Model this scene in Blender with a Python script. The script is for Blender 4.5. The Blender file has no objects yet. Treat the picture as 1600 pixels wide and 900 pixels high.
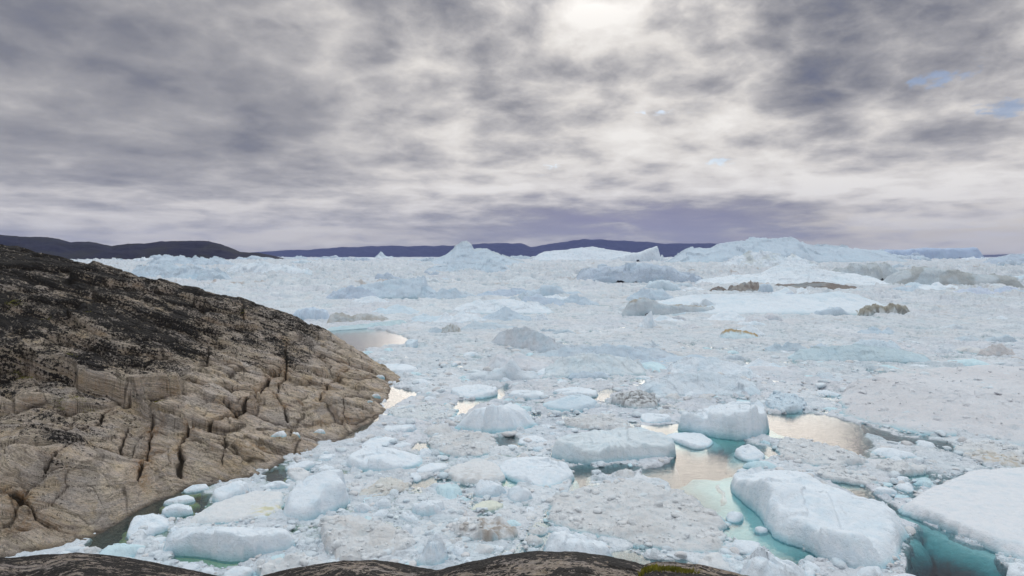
import bpy, math, random
import numpy as np

sc = bpy.context.scene
# ------------------------------------------------------------------ camera, world, sun, exposure
H = 20.0; F = 1600*24/36.0; PITCH = math.atan(50/F)
cam_d = bpy.data.cameras.new("camera"); cam_d.lens = 24; cam_d.sensor_width = 36
cam_d.clip_start = 0.1; cam_d.clip_end = 60000
cam = bpy.data.objects.new("camera", cam_d); sc.collection.objects.link(cam)
cam.location = (0, 0, H); cam.rotation_euler = (math.pi/2-PITCH, 0, 0)
sc.camera = cam
sc.render.resolution_x = 1024; sc.render.resolution_y = 576
sc.render.engine = 'CYCLES'
sc.view_settings.view_transform = 'Standard'; sc.view_settings.look = 'None'
sc.view_settings.gamma = 1; sc.view_settings.exposure = 0.53
sc.cycles.volume_bounces = 0; sc.cycles.max_bounces = 8; sc.cycles.transparent_max_bounces = 12
SUN_EL = math.radians(19.5); SUN_AZ = math.radians(7)   # azimuth east of +Y
sd = bpy.data.lights.new("sun", 'SUN'); sd.energy = 0.5; sd.angle = math.radians(40); sd.color = (1, .91, .80)
sun = bpy.data.objects.new("sun", sd); sc.collection.objects.link(sun)
sun.rotation_euler = (math.pi/2-SUN_EL, 0, math.pi-SUN_AZ)

world = bpy.data.worlds.new("World"); sc.world = world; world.use_nodes = True
nt = world.node_tree; nt.nodes.clear()

class G:
    """tiny helper that writes scalar maths as nodes"""
    def __init__(s, nt): s.nt = nt
    def n(s, t, **k):
        nd = s.nt.nodes.new(t)
        for a, b in k.items(): setattr(nd, a, b)
        return nd
    def link(s, a, b):
        if hasattr(a, 'is_output') or isinstance(a, bpy.types.NodeSocket): s.nt.links.new(a, b)
        else:
            try: b.default_value = a
            except Exception: b.default_value = (a, a, a)
    def m(s, op, a, b=0.0, c=None, clamp=False):
        nd = s.n('ShaderNodeMath', operation=op, use_clamp=clamp)
        s.link(a, nd.inputs[0]); s.link(b, nd.inputs[1])
        if c is not None: s.link(c, nd.inputs[2])
        return nd.outputs[0]
    def add(s, a, b): return s.m('ADD', a, b)
    def sub(s, a, b): return s.m('SUBTRACT', a, b)
    def mul(s, a, b): return s.m('MULTIPLY', a, b)
    def div(s, a, b): return s.m('DIVIDE', a, b)
    def smooth(s, v, a, b, lo=0.0, hi=1.0):
        nd = s.n('ShaderNodeMapRange', interpolation_type='SMOOTHSTEP')
        s.link(v, nd.inputs[0]); 
        for i, x in enumerate((a, b, lo, hi)): nd.inputs[i+1].default_value = x
        return nd.outputs[0]
    def comb(s, x, y, z=0.0):
        nd = s.n('ShaderNodeCombineXYZ'); s.link(x, nd.inputs[0]); s.link(y, nd.inputs[1]); s.link(z, nd.inputs[2]); return nd.outputs[0]
    def noise(s, vec, scale, detail=4, rough=.5, dist=0.0, lac=2.0):
        nd = s.n('ShaderNodeTexNoise'); nd.inputs['Scale'].default_value = scale; nd.inputs['Detail'].default_value = detail
        nd.inputs['Roughness'].default_value = rough; nd.inputs['Distortion'].default_value = dist; nd.inputs['Lacunarity'].default_value = lac
        if vec is not None: s.nt.links.new(vec, nd.inputs['Vector'])
        return nd.outputs['Fac']
    def mix(s, f, a, b, blend='MIX'):
        nd = s.n('ShaderNodeMix', data_type='RGBA', blend_type=blend)
        s.link(f, nd.inputs[0])
        for v, i in ((a, 6), (b, 7)):
            if isinstance(v, tuple): nd.inputs[i].default_value = (*v, 1)
            else: s.nt.links.new(v, nd.inputs[i])
        return nd.outputs[2]
    def ramp(s, v, stops, interp='LINEAR'):
        nd = s.n('ShaderNodeValToRGB'); cr = nd.color_ramp; cr.interpolation = interp
        while len(cr.elements) > 1: cr.elements.remove(cr.elements[-1])
        cr.elements[0].position = stops[0][0]; cr.elements[0].color = (*stops[0][1], 1)
        for p, c in stops[1:]:
            e = cr.elements.new(p); e.color = (*c, 1)
        s.link(v, nd.inputs[0]); return nd.outputs[0]

def build_sky():
    g = G(nt)
    tc = g.n('ShaderNodeTexCoord'); sx = g.n('ShaderNodeSeparateXYZ'); nt.links.new(tc.outputs['Generated'], sx.inputs[0])
    X, Y, Z = sx.outputs
    zc = g.m('MAXIMUM', Z, 0.0)
    az = g.m('ARCTAN2', X, Y); el = g.m('ARCSINE', Z)
    # a cloud deck on a plane overhead, flattened towards the horizon
    e0_ = g.add(g.m('MAXIMUM', el, 0.0), 0.11)
    px = g.mul(az, 2.9); py = g.mul(g.m('LOGARITHM', e0_, math.e), 2.1)
    P = g.comb(px, py, 0.0)
    warp = g.noise(P, 2.2, 4, .5); warp2 = g.noise(g.comb(px, py, 5.0), 2.2, 4, .5)
    wx = g.add(px, g.mul(g.sub(warp, .5), .20)); wy = g.add(py, g.mul(g.sub(warp2, .5), .20))
    n1 = g.noise(g.comb(wx, wy, 3.1), 1.25, 5, .5)
    n2 = g.noise(g.comb(wx, wy, 8.4), 2.6, 9, .60, .0)
    n3 = g.noise(g.comb(wx, wy, 1.7), 8.0, 8, .64, .0)
    # thin layers seen edge-on near the horizon
    n4 = g.noise(g.comb(g.mul(az, 5.0), g.mul(el, 38.0), 1.0), 1.0, 6, .55, .5)
    n5 = g.noise(g.comb(g.mul(az, 18.0), g.mul(el, 85.0), 4.0), 1.0, 5, .58, .4)
    low = g.smooth(el, .03, .17, 1.0, 0.0)
    calm = g.smooth(az, -.45, .05, .45, 1.0)
    b = g.add(0.462, g.mul(g.sub(n1, .5), .95))
    b = g.add(b, g.mul(g.mul(g.sub(n2, .5), calm), .95))
    b = g.add(b, g.mul(g.mul(g.sub(n3, .5), calm), .40))
    # cauliflower edges: creases between puffs
    bil = g.m('ABSOLUTE', g.sub(g.noise(g.comb(wx, wy, 12.0), 2.6, 4, .5, .0), .5))
    b = g.add(b, g.sub(.03, g.mul(bil, .45)))
    # rows of flattened puffs: dark bases, bright gaps between them
    def puffs(sc_, z, amt):
        v = g.n('ShaderNodeTexVoronoi', feature='F1', voronoi_dimensions='2D'); v.inputs['Scale'].default_value = sc_
        v.inputs['Randomness'].default_value = .95
        w3 = g.noise(g.comb(px, py, z), 5.5, 4, .6); w4 = g.noise(g.comb(px, py, z+4), 5.5, 4, .6)
        nt.links.new(g.comb(g.add(wx, g.mul(g.sub(w3, .5), .20)), g.add(wy, g.mul(g.sub(w4, .5), .20)), z), v.inputs['Vector'])
        return g.mul(g.sub(v.outputs['Distance'], .42), amt)
    pz = puffs(4.2, 2.0, .42)
    b = g.add(b, g.mul(pz, calm))
    b = g.add(b, g.mul(g.mul(g.sub(n4, .5), low), .95))
    b = g.add(b, g.mul(g.mul(g.sub(n5, .5), low), .75))
    # big masses of the deck: (x, y, sx, sy, amount) as directions
    blobs = [(915,5,60,36,.34),(1050,60,100,50,.14),(975,90,130,80,.22),(925,40,45,30,.12),(890,240,280,55,.16),(1330,235,330,60,.08),(1080,290,330,30,.10),
             (1480,355,170,26,.55),(330,355,260,30,.22),(1250,290,250,20,.12),(700,300,160,40,.12),(560,380,260,12,.12),(1000,260,600,110,.12),(60,130,70,28,.16),(540,20,120,40,.12),
             (200,270,120,14,.10),
             (260,190,330,110,-.13),(60,40,160,60,-.08),(1230,125,150,26,-.26),(1150,55,170,40,-.10),
             (1460,50,220,55,-.12),(560,283,110,16,-.20),(950,352,250,24,-.40),(1210,322,150,13,-.30),(1260,345,60,10,-.2),(1310,361,60,9,-.28),
             (720,232,80,16,-.14),(500,335,150,16,-.08),(640,85,90,40,-.10),(880,110,70,30,-.18),(140,330,260,60,-.02),(1480,130,110,20,-.0),(1500,-90,330,60,-.18),(250,-80,330,70,-.12)]
    for (bx, by, sx_, sy_, am) in blobs:
        a0 = math.atan((bx-800)/F); e0 = math.atan((400-by)/F*math.cos(a0))
        wx = sx_/F*math.cos(a0)**2; wy = sy_/F
        dx = g.div(g.sub(az, a0), wx); dy = g.div(g.sub(el, e0), wy)
        q = g.add(g.mul(dx, dx), g.mul(dy, dy))
        b = g.add(b, g.mul(g.m('EXPONENT', g.mul(q, -.5)), am))
    b = g.add(b, g.mul(g.smooth(el, .02, .10, .12, 0.0), g.smooth(g.m('ABSOLUTE', g.sub(az, .18)), .18, .36)))
    col = g.ramp(b, [(0, (.12,.135,.20)), (.22, (.205,.210,.240)), (.42, (.330,.326,.340)), (.60, (.50,.483,.480)), (.78, (.70,.668,.635)), (1, (.86,.83,.79))])
    # cool violet air under the rain cloud, near the horizon
    a0 = math.atan(190/F)
    dx = g.div(g.sub(az, a0), .16); dy = g.div(g.sub(el, .035), .04)
    vio = g.m('EXPONENT', g.mul(g.add(g.mul(dx, dx), g.mul(dy, dy)), -.5))
    vio = g.mul(vio, g.smooth(b, .25, .62, .8, .15))
    col = g.mix(vio, col, (.215,.205,.355))
    col = g.mix(g.smooth(el, .0, .16, .30, 0.0), col, (.56,.55,.58))
    a0 = math.atan(690/F)
    dx = g.div(g.sub(az, a0), .16); dy = g.div(g.sub(el, .033), .018)
    warm = g.m('EXPONENT', g.mul(g.add(g.mul(dx, dx), g.mul(dy, dy)), -.5))
    a0 = math.atan(-330/F)
    dx = g.div(g.sub(az, a0), .20); dy = g.div(g.sub(el, .028), .010)
    warm = g.add(warm, g.mul(g.m('EXPONENT', g.mul(g.add(g.mul(dx, dx), g.mul(dy, dy)), -.5)), .5))
    col = g.mix(g.mul(warm, g.smooth(g.add(n4, g.mul(g.sub(n5, .5), .6)), .38, .58, .15, .85)), col, (.74,.67,.55))
    # brighter overhead, as under any cloud deck
    a0 = math.atan(130/F)
    dx = g.div(g.sub(az, a0), .10); dy = g.div(g.sub(el, .46), .06)
    glow = g.mul(g.m('EXPONENT', g.mul(g.add(g.mul(dx, dx), g.mul(dy, dy)), -.5)), 1.1)
    k = g.smooth(el, .50, 1.1, 1.0, 2.75)
    col = g.mix(g.smooth(el, .5, 1.1), col, (.46,.50,.52))
    back = g.smooth(Y, -.2, .35, 1.0, 1.0)
    bg = g.n('ShaderNodeBackground'); nt.links.new(col, bg.inputs[0]); k = g.add(k, glow); nt.links.new(g.mul(g.mul(k, back), .755), bg.inputs[1])
    sky = g.n('ShaderNodeTexSky', sky_type='NISHITA'); sky.sun_disc = False; sky.sun_elevation = SUN_EL; sky.sun_rotation = SUN_AZ
    bs = g.n('ShaderNodeBackground'); nt.links.new(sky.outputs[0], bs.inputs[0]); bs.inputs[1].default_value = .05
    nt.links.new(g.mix(1.0, sky.outputs[0], (.42,.62,1.0), 'MULTIPLY'), bs.inputs[0])
    # small ragged holes in the deck where the blue shows
    hole = 0.0
    for (bx, by, sx_, sy_, am) in ((1452,128,38,9,1.1),(1562,172,34,10,1.2),(1122,254,24,6,1.0),(1030,177,50,4,.8),(862,265,28,8,.7),(1520,105,10,12,.6)):
        a0 = math.atan((bx-800)/F); e0 = math.atan((400-by)/F*math.cos(a0))
        dx = g.div(g.sub(az, a0), sx_/F*math.cos(a0)**2); dy = g.div(g.sub(el, e0), sy_/F)
        hole = g.add(hole, g.mul(g.m('EXPONENT', g.mul(g.add(g.mul(dx, dx), g.mul(dy, dy)), -.5)), am))
    rag = g.noise(g.comb(g.mul(az, 60.0), g.mul(el, 110.0), 2.0), 1.0, 5, .6, .4)
    hole = g.mul(g.smooth(g.add(hole, g.mul(g.sub(rag, .5), 2.4)), .55, 1.1), .5)
    mx = g.n('ShaderNodeMixShader'); nt.links.new(hole, mx.inputs[0]); nt.links.new(bg.outputs[0], mx.inputs[1]); nt.links.new(bs.outputs[0], mx.inputs[2])
    out = g.n('ShaderNodeOutputWorld'); nt.links.new(mx.outputs[0], out.inputs[0])
build_sky()
world.cycles.sampling_method = 'MANUAL'; world.cycles.sample_map_resolution = 1024

# ------------------------------------------------------------------ helpers
RNG = np.random.default_rng(7)
CP, SP = math.cos(PITCH), math.sin(PITCH)
def ray(px, py):
    cx = (np.asarray(px, float)-800)/F; cy = (450-np.asarray(py, float))/F
    return cx, CP+cy*SP, -SP+cy*CP
def on_plane(px, py, z=0.0):
    dx, dy, dz = ray(px, py); t = (z-H)/dz
    return dx*t, dy*t
def at_depth(px, py, D):
    dx, dy, dz = ray(px, py); t = D/dy
    return dx*t, D+0*dx, H+dz*t

def h2(ix, iy, seed):
    ix = ix.astype(np.int64).astype(np.uint32); iy = iy.astype(np.int64).astype(np.uint32)
    h = ix*np.uint32(374761393)+iy*np.uint32(668265263)+np.uint32((seed*2246822519) & 0xffffffff)
    h = (h ^ (h >> np.uint32(13)))*np.uint32(1274126177)
    h = (h ^ (h >> np.uint32(16)))*np.uint32(2246822519)
    h = h ^ (h >> np.uint32(15))
    return h.astype(np.float64)/4294967295.0
def vn(x, y, seed=0):
    xi = np.floor(x); yi = np.floor(y); fx = x-xi; fy = y-yi
    u = fx*fx*fx*(fx*(fx*6-15)+10); v = fy*fy*fy*(fy*(fy*6-15)+10)
    def gr(a, b):
        t = h2(xi+a, yi+b, seed)*6.2831853
        return np.cos(t)*(fx-a)+np.sin(t)*(fy-b)
    A = gr(0,0)*(1-u)+gr(1,0)*u; B = gr(0,1)*(1-u)+gr(1,1)*u
    return (A*(1-v)+B*v)*1.5
def fbm(x, y, oc=4, seed=0, gain=.5):
    s = 0; a = 1; t = 0
    for i in range(oc):
        s = s+a*vn(x*2**i+i*17.3, y*2**i-i*9.1, seed+i*31); t += a; a *= gain
    return s/t*1.4
def ridged(x, y, oc=4, seed=0):
    s = 0; a = 1; t = 0
    for i in range(oc):
        s = s+a*(1-np.abs(vn(x*2**i+i*7.3, y*2**i, seed+i*13))*2); t += a; a *= .5
    return s/t
def voro(x, y, seed=0):
    """F1, F2, cell random (3), offset to cell centre"""
    xi = np.floor(x); yi = np.floor(y)
    F1 = np.full(x.shape, 9.0); F2 = F1.copy(); cx = np.zeros_like(x); cy = cx.copy(); ox = cx.copy(); oy = cx.copy()
    for a in (-1,0,1):
        for b in (-1,0,1):
            X = xi+a; Y = yi+b
            jx = X+.5+(h2(X, Y, seed)-.5)*.86; jy = Y+.5+(h2(X, Y, seed+77)-.5)*.86
            d = np.hypot(jx-x, jy-y); c = d < F1
            F2 = np.where(c, F1, np.minimum(F2, d)); F1 = np.where(c, d, F1)
            cx = np.where(c, X, cx); cy = np.where(c, Y, cy); ox = np.where(c, x-jx, ox); oy = np.where(c, y-jy, oy)
    return F1, F2, h2(cx, cy, seed+5), h2(cx, cy, seed+6), h2(cx, cy, seed+8), ox, oy
def sstep(a, b, x):
    t = np.clip((x-a)/(b-a), 0, 1); return t*t*(3-2*t)

def poly_sd(X, Y, P):
    """signed distance to polygon, positive inside"""
    P = np.asarray(P, float); d = np.full(X.shape, 1e9); ins = np.zeros(X.shape, bool)
    n = len(P)
    for i in range(n):
        x1, y1 = P[i]; x2, y2 = P[(i+1) % n]
        ex, ey = x2-x1, y2-y1; L = ex*ex+ey*ey+1e-9
        t = np.clip(((X-x1)*ex+(Y-y1)*ey)/L, 0, 1)
        d = np.minimum(d, np.hypot(X-x1-t*ex, Y-y1-t*ey))
        c = ((y1 > Y) != (y2 > Y)) & (X < (x2-x1)*(Y-y1)/(y2-y1+1e-12)+x1)
        ins ^= c
    return np.where(ins, d, -d)
def line_d(X, Y, P):
    """distance to a polyline and the side (left of travel = +)"""
    P = np.asarray(P, float); d = np.full(X.shape, 1e9); side = np.zeros(X.shape); tt = np.zeros(X.shape)
    n = len(P)-1
    for i in range(n):
        x1, y1 = P[i]; x2, y2 = P[i+1]
        ex, ey = x2-x1, y2-y1; L = ex*ex+ey*ey+1e-9
        t = np.clip(((X-x1)*ex+(Y-y1)*ey)/L, 0, 1)
        dd = np.hypot(X-x1-t*ex, Y-y1-t*ey); c = dd < d
        s = np.sign(ex*(Y-y1)-ey*(X-x1))
        side = np.where(c, s, side); tt = np.where(c, (i+t)/n, tt); d = np.where(c, dd, d)
    return d, side, tt

def mk(name, V, Q, mat, col=None, parent=None, smooth=True, attrs=None):
    V = np.asarray(V, np.float32).reshape(-1, 3); Q = np.asarray(Q, np.int32)
    k = Q.shape[1]
    me = bpy.data.meshes.new(name)
    me.vertices.add(len(V)); me.vertices.foreach_set('co', V.ravel())
    me.loops.add(Q.size); me.loops.foreach_set('vertex_index', Q.ravel())
    me.polygons.add(len(Q)); me.polygons.foreach_set('loop_start', np.arange(0, Q.size, k, dtype=np.int32))
    me.polygons.foreach_set('loop_total', np.full(len(Q), k, np.int32))
    me.polygons.foreach_set('use_smooth', np.full(len(Q), bool(smooth)))
    me.update(calc_edges=True)
    if col is not None:
        c = np.ones((len(V), 4), np.float32); c[:, :3] = np.asarray(col).reshape(-1, 3) if np.ndim(col) > 1 else col
        at = me.color_attributes.new('col', 'FLOAT_COLOR', 'POINT'); at.data.foreach_set('color', c.ravel())
    for nm, a in (attrs or {}).items():
        at = me.attributes.new(nm, 'FLOAT', 'POINT'); at.data.foreach_set('value', np.asarray(a, np.float32).ravel())
    if mat: me.materials.append(mat)
    o = bpy.data.objects.new(name, me); sc.collection.objects.link(o)
    if parent: o.parent = parent
    return o
def gridq(nr, nc, wrap=False):
    i = np.arange(nr-1)[:, None]*nc; j = np.arange(nc if wrap else nc-1)[None, :]; j2 = (j+1) % nc
    return np.stack([i+j, i+j2, i+nc+j2, i+nc+j], -1).reshape(-1, 4)
def tag(o, label=None, cat=None, group=None, kind=None):
    for k, v in (('label', label), ('category', cat), ('group', group), ('kind', kind)):
        if v: o[k] = v
    return o
def material(name):
    m = bpy.data.materials.new(name); m.use_nodes = True; m.node_tree.nodes.clear(); return m, G(m.node_tree)
def finish(m, g, color, rough, bump=None, bstr=.5, bdist=.05, spec=.4, sss=0):
    p = g.n('ShaderNodeBsdfPrincipled'); o = g.n('ShaderNodeOutputMaterial')
    g.link(color, p.inputs['Base Color']); g.link(rough, p.inputs['Roughness']); p.inputs['Specular IOR Level'].default_value = spec
    if bump is not None:
        b = g.n('ShaderNodeBump'); b.inputs['Strength'].default_value = bstr; b.inputs['Distance'].default_value = bdist
        g.link(bump, b.inputs['Height']); g.nt.links.new(b.outputs[0], p.inputs['Normal'])
    g.nt.links.new(p.outputs[0], o.inputs[0]); return m

# ------------------------------------------------------------------ materials
def ice_material(name, gran, bdist, speck, fleck=0):
    m, g = material(name)
    geo = g.n('ShaderNodeNewGeometry'); P = geo.outputs['Position']
    a = g.n('ShaderNodeAttribute', attribute_name='col').outputs['Color']
    n1 = g.noise(P, gran, 6, .62); n2 = g.noise(P, gran*5, 4, .6); n3 = g.noise(P, gran*.3, 4, .5)
    c = g.mix(g.smooth(n1, .38, .66), a, (.93,.96,.98), 'MULTIPLY')
    c = g.mix(g.mul(g.smooth(n3, .52, .70), .25), c, (.62,.80,.88), 'MULTIPLY')
    c = g.mix(g.mul(g.smooth(n2, .63, .72), speck), c, (.50,.47,.46))
    if fleck:
        f1 = g.noise(P, 1.1, 5, .7); f2 = g.noise(P, .16, 6, .68)
        c = g.mix(g.mul(g.smooth(f1, .54, .66), fleck), c, (.40,.46,.50)); c = g.mix(g.mul(g.smooth(f2, .53, .66), fleck), c, (.48,.54,.60))
        c = g.mix(g.mul(g.smooth(f1, .46, .36), fleck*.6), c, (.84,.88,.92))
    bump = g.add(n1, g.mul(n2, .35))
    return finish(m, g, c, .8, bump, 1.0, bdist, .12)
ICE = ice_material('ice', 1.9, .20, .10)
ROUGH = ice_material('rough_ice', 3.4, .20, .12)
MIDICE = ice_material('mid_ice', .8, .40, .15)
FARICE = ice_material('far_ice', .34, .85, .06, .62)

def rock_material(name, near=False):
    m, g = material(name)
    geo = g.n('ShaderNodeNewGeometry'); P = geo.outputs['Position']
    sx = g.n('ShaderNodeSeparateXYZ'); g.nt.links.new(P, sx.inputs[0]); X, Y, Z = sx.outputs
    k = 14.0 if near else 1.0
    # foliation coordinate: thin bands dipping to the right
    s = g.add(g.add(Z, g.mul(X, .37)), g.mul(Y, .06))
    wob = g.noise(P, .10*k, 4, .5)
    s = g.add(s, g.mul(wob, 2.0/k))
    along = g.comb(g.mul(X, .18*k), g.mul(Y, .18*k), g.mul(s, 2.6*k))
    band = g.noise(along, 1.0, 7, .62); band2 = g.noise(along, 3.3, 5, .6)
    blot = g.noise(P, .55*k, 6, .6); fine = g.noise(P, 7.0 if near else 4.0, 6, .65); speck = g.noise(P, 32 if near else 18.0, 3, .6)
    lich = g.n('ShaderNodeAttribute', attribute_name='lichen').outputs['Fac']
    rust = g.n('ShaderNodeAttribute', attribute_name='rust').outputs['Fac']
    crack = g.n('ShaderNodeAttribute', attribute_name='crack').outputs['Fac']
    def con(v, k, o=.5): return g.m('ADD', g.mul(g.sub(v, .5), k), o, clamp=True)
    bc = con(band, 2.6)
    base = g.ramp(bc, [(.05, (.24,.205,.185)), (.22, (.48,.40,.33)), (.42, (.70,.60,.48)), (.60, (.85,.73,.63)), (.78, (.66,.59,.55)), (.92, (.90,.84,.78))])
    base = g.mix(g.mul(g.smooth(blot, .48, .62), .6), base, (.84,.73,.55))
    bl2 = g.noise(P, .16*k, 5, .55); bl3 = g.noise(P, .34*k, 5, .6, .5)
    base = g.mix(g.smooth(bl2, .52, .62, 0, .55), base, (.54,.515,.52))
    base = g.mix(g.smooth(bl3, .54, .64, 0, .55), base, (.84,.66,.42))
    base = g.mix(g.mul(con(band2, 4.0), .45), base, (.88,.79,.73))
    base = g.mix(g.mul(con(fine, -6.0, .03), .42), base, (.10,.088,.080))
    base = g.mix(g.mul(con(speck, -5.0, .05), .5), base, (.07,.062,.058))
    # thin dark partings along the foliation
    ln = g.m('ABSOLUTE', g.sub(band2, .5)); ln2 = g.m('ABSOLUTE', g.sub(band, .47))
    part = g.mul(g.smooth(ln2, .012, .0), g.smooth(blot, .42, .56))
    part = g.m('MAXIMUM', part, g.mul(g.smooth(ln, .010, .0), g.smooth(blot, .60, .46)))
    base = g.mix(g.mul(part, .0 if near else .75), base, (.045,.036,.030))
    base = g.mix(g.mul(rust, g.smooth(fine, .36, .55)), base, (.38,.19,.055))
    base = g.mix(1.0, base, (1.0,.965,.925), 'MULTIPLY')
    # black crustose lichen: ragged patches, denser where the attribute says
    l = g.add(lich, g.mul(g.sub(band, .5), 1.8)); l = g.add(l, g.mul(g.sub(fine, .5), 2.4)); l = g.add(l, g.mul(g.sub(speck, .5), 1.6)); l = g.add(l, g.mul(g.sub(blot, .5), 1.2))
    l = g.smooth(l, .50, .58)
    if near: base = g.mix(1.0, base, (.80,.79,.82), 'MULTIPLY')
    black = g.mix(g.smooth(speck, .52, .66), (.016,.014,.014), (.085,.072,.062))
    c = g.mix(l, base, black)
    c = g.mix(g.mul(crack, .93), c, (.030,.021,.014))
    bump = g.add(g.add(g.mul(band, 1.6), g.mul(fine, 1.0)), g.mul(speck, .35)); bump = g.add(bump, g.mul(band2, .7)); bump = g.sub(bump, g.mul(part, .25))
    return finish(m, g, c, .8, bump, .9, .13 if near else .60, .25)
ROCK = rock_material('gneiss'); NEARROCK = rock_material('lichen_rock', True)
# ------------------------------------------------------------------ water
def build_water():
    m, g = material('sea_water')
    geo = g.n('ShaderNodeNewGeometry'); P = geo.outputs['Position']
    mp = g.n('ShaderNodeMapping'); mp.inputs['Scale'].default_value = (.8, 1.7, 1); g.nt.links.new(P, mp.inputs[0])
    n = g.add(g.noise(mp.outputs[0], 1.6, 3, .55, .6), g.mul(g.noise(mp.outputs[0], .35, 2, .5), .8))
    b = g.n('ShaderNodeBump'); b.inputs['Strength'].default_value = .5; b.inputs['Distance'].default_value = .05; g.link(n, b.inputs['Height'])
    fr = g.n('ShaderNodeFresnel'); fr.inputs['IOR'].default_value = 1.45; g.nt.links.new(b.outputs[0], fr.inputs['Normal'])
    gl = g.n('ShaderNodeBsdfGlossy'); gl.inputs['Roughness'].default_value = .06; g.nt.links.new(b.outputs[0], gl.inputs['Normal'])
    gl.inputs['Color'].default_value = (1, 1, 1, 1)
    tr = g.n('ShaderNodeBsdfTransparent'); tr.inputs['Color'].default_value = (.93, .99, 1, 1)
    df = g.n('ShaderNodeBsdfDiffuse'); df.inputs['Color'].default_value = (.018, .050, .062, 1)
    m1 = g.n('ShaderNodeMixShader'); m1.inputs[0].default_value = .17
    g.nt.links.new(tr.outputs[0], m1.inputs[1]); g.nt.links.new(df.outputs[0], m1.inputs[2])
    m2 = g.n('ShaderNodeMixShader'); g.link(g.m('MULTIPLY_ADD', fr.outputs[0], 1.45, -.03, clamp=True), m2.inputs[0])
    g.nt.links.new(m1.outputs[0], m2.inputs[1]); g.nt.links.new(gl.outputs[0], m2.inputs[2])
    ab = g.n('ShaderNodeVolumeAbsorption'); ab.inputs['Color'].default_value = (.06, .74, .78, 1); ab.inputs['Density'].default_value = .75
    o = g.n('ShaderNodeOutputMaterial'); g.nt.links.new(m2.outputs[0], o.inputs['Surface']); g.nt.links.new(ab.outputs[0], o.inputs['Volume'])
    x, y0, y1, d = 14000, -300, 17000, -9
    V = [(-x,y0,0),(x,y0,0),(x,y1,0),(-x,y1,0),(-x,y0,d),(x,y0,d),(x,y1,d),(-x,y1,d)]
    Q = [(0,1,2,3),(7,6,5,4),(0,4,5,1),(1,5,6,2),(2,6,7,3),(3,7,4,0)]
    w = mk('water', V, Q, m, smooth=False); tag(w, kind='structure')
    mb, gb = material('sea_bed_silt'); n = gb.noise(None, .2, 4)
    finish(mb, gb, gb.ramp(n, [(.3, (.05,.07,.055)), (.7, (.09,.11,.08))]), .9)
    b = mk('sea_bed', [(-x-5,y0-5,d-.5),(x+5,y0-5,d-.5),(x+5,y1+5,d-.5),(-x-5,y1+5,d-.5)], [(0,1,2,3)], mb, smooth=False); tag(b, kind='structure')
build_water()

# ------------------------------------------------------------------ haze
def build_haze():
    m, g = material('haze_air')
    v = g.n('ShaderNodeVolumePrincipled'); v.inputs['Color'].default_value = (.48, .58, 1, 1); v.inputs['Density'].default_value = 3.6e-5
    o = g.n('ShaderNodeOutputMaterial'); g.nt.links.new(v.outputs[0], o.inputs['Volume'])
    x, y0, y1, d, t = 15000, -600, 17600, -11, 620
    V = [(-x,y0,t),(x,y0,t),(x,y1,t),(-x,y1,t),(-x,y0,d),(x,y0,d),(x,y1,d),(-x,y1,d)]
    Q = [(0,1,2,3),(7,6,5,4),(0,4,5,1),(1,5,6,2),(2,6,7,3),(3,7,4,0)]
    tag(mk('haze', V, Q, m, smooth=False), kind='stuff')
build_haze()

# ------------------------------------------------------------------ hills
def build_hill(name, prof, D, base_col, depth, seed, tint2, nx=420, ny=60):
    prof = np.array(prof, float)
    px = np.linspace(prof[0,0], prof[-1,0], nx); py = np.interp(px, prof[:,0], prof[:,1])
    py = py + fbm(px/26., px*0, 5, seed)*1.5*np.clip((404-py)/20, 0.1, 1)
    x, _, zt = at_depth(px, py, D)
    v = np.linspace(0, 1, ny)[:, None]                    # 0 foot .. .5 crest .. 1 far foot
    S = np.sin(np.clip(v*1.0, 0, 1)*math.pi)**.75
    Y = D+(v-.5)*depth; X = x[None, :]+0*v
    wx = X/420.; wy = Y/420.
    R = ridged(wx, wy, 5, seed)
    Z = (zt[None, :]+12)*S*(1-(.26*(1-R)+.10)*np.clip(np.abs(v-.5)*5, 0, 1))-12
    V = np.stack([X*(Y/D), Y+0*X, Z], -1)
    m, g = material(name+'_rock'); geo = g.n('ShaderNodeNewGeometry')
    n = g.noise(geo.outputs['Position'], .006, 7, .62); n2 = g.noise(geo.outputs['Position'], .03, 6, .6)
    c = g.mix(g.smooth(n, .42, .62), base_col, tint2)
    c = g.mix(g.mul(g.smooth(n2, .56, .70), .5), c, tuple(min(1, q*2.2+.01) for q in base_col))
    finish(m, g, c, .9, n2, .6, 12.0, .1)
    o = mk(name, V, gridq(ny, nx), m); tag(o, kind='structure')
build_hill('near_hills', [(-420,352),(-300,350),(-150,360),(0,366),(30,369),(75,370),(112,378),(140,377),(175,384),(200,380),(225,381),(245,377),(290,376),(320,376),(345,381),(375,393),(385,394),(405,395),(430,400),(446,404.5)], 3600, (.010,.008,.022), 900, 5, (.020,.018,.014))
build_hill('headland_hill', [(150,392),(200,381),(225,382),(250,377),(300,376),(325,377),(350,384),(378,395),(420,404)], 4300, (.012,.010,.046), 900, 9, (.022,.018,.048))
build_hill('far_hills', [(280,402),(400,394),(440,391),(480,390),(520,387),(560,385),(600,384),(640,384),(700,384),(745,381),(770,379),(815,380),(830,386),(850,382),(885,377),(915,373),(945,374),(970,376),(1010,377),(1040,381),(1060,380),(1120,380),(1150,386),(1200,394),(1300,399),(1500,401)], 13500, (.008,.012,.080), 1800, 15, (.012,.016,.085), 700, 40)  # blue of the distant haze is put into these base colours too
build_hill('distant_coast', [(1100,396),(1250,395),(1400,395),(1540,398),(1700,394),(1850,396),(2000,392)], 15500, (.07,.08,.13), 1000, 19, (.09,.09,.15), 300, 24)

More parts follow.
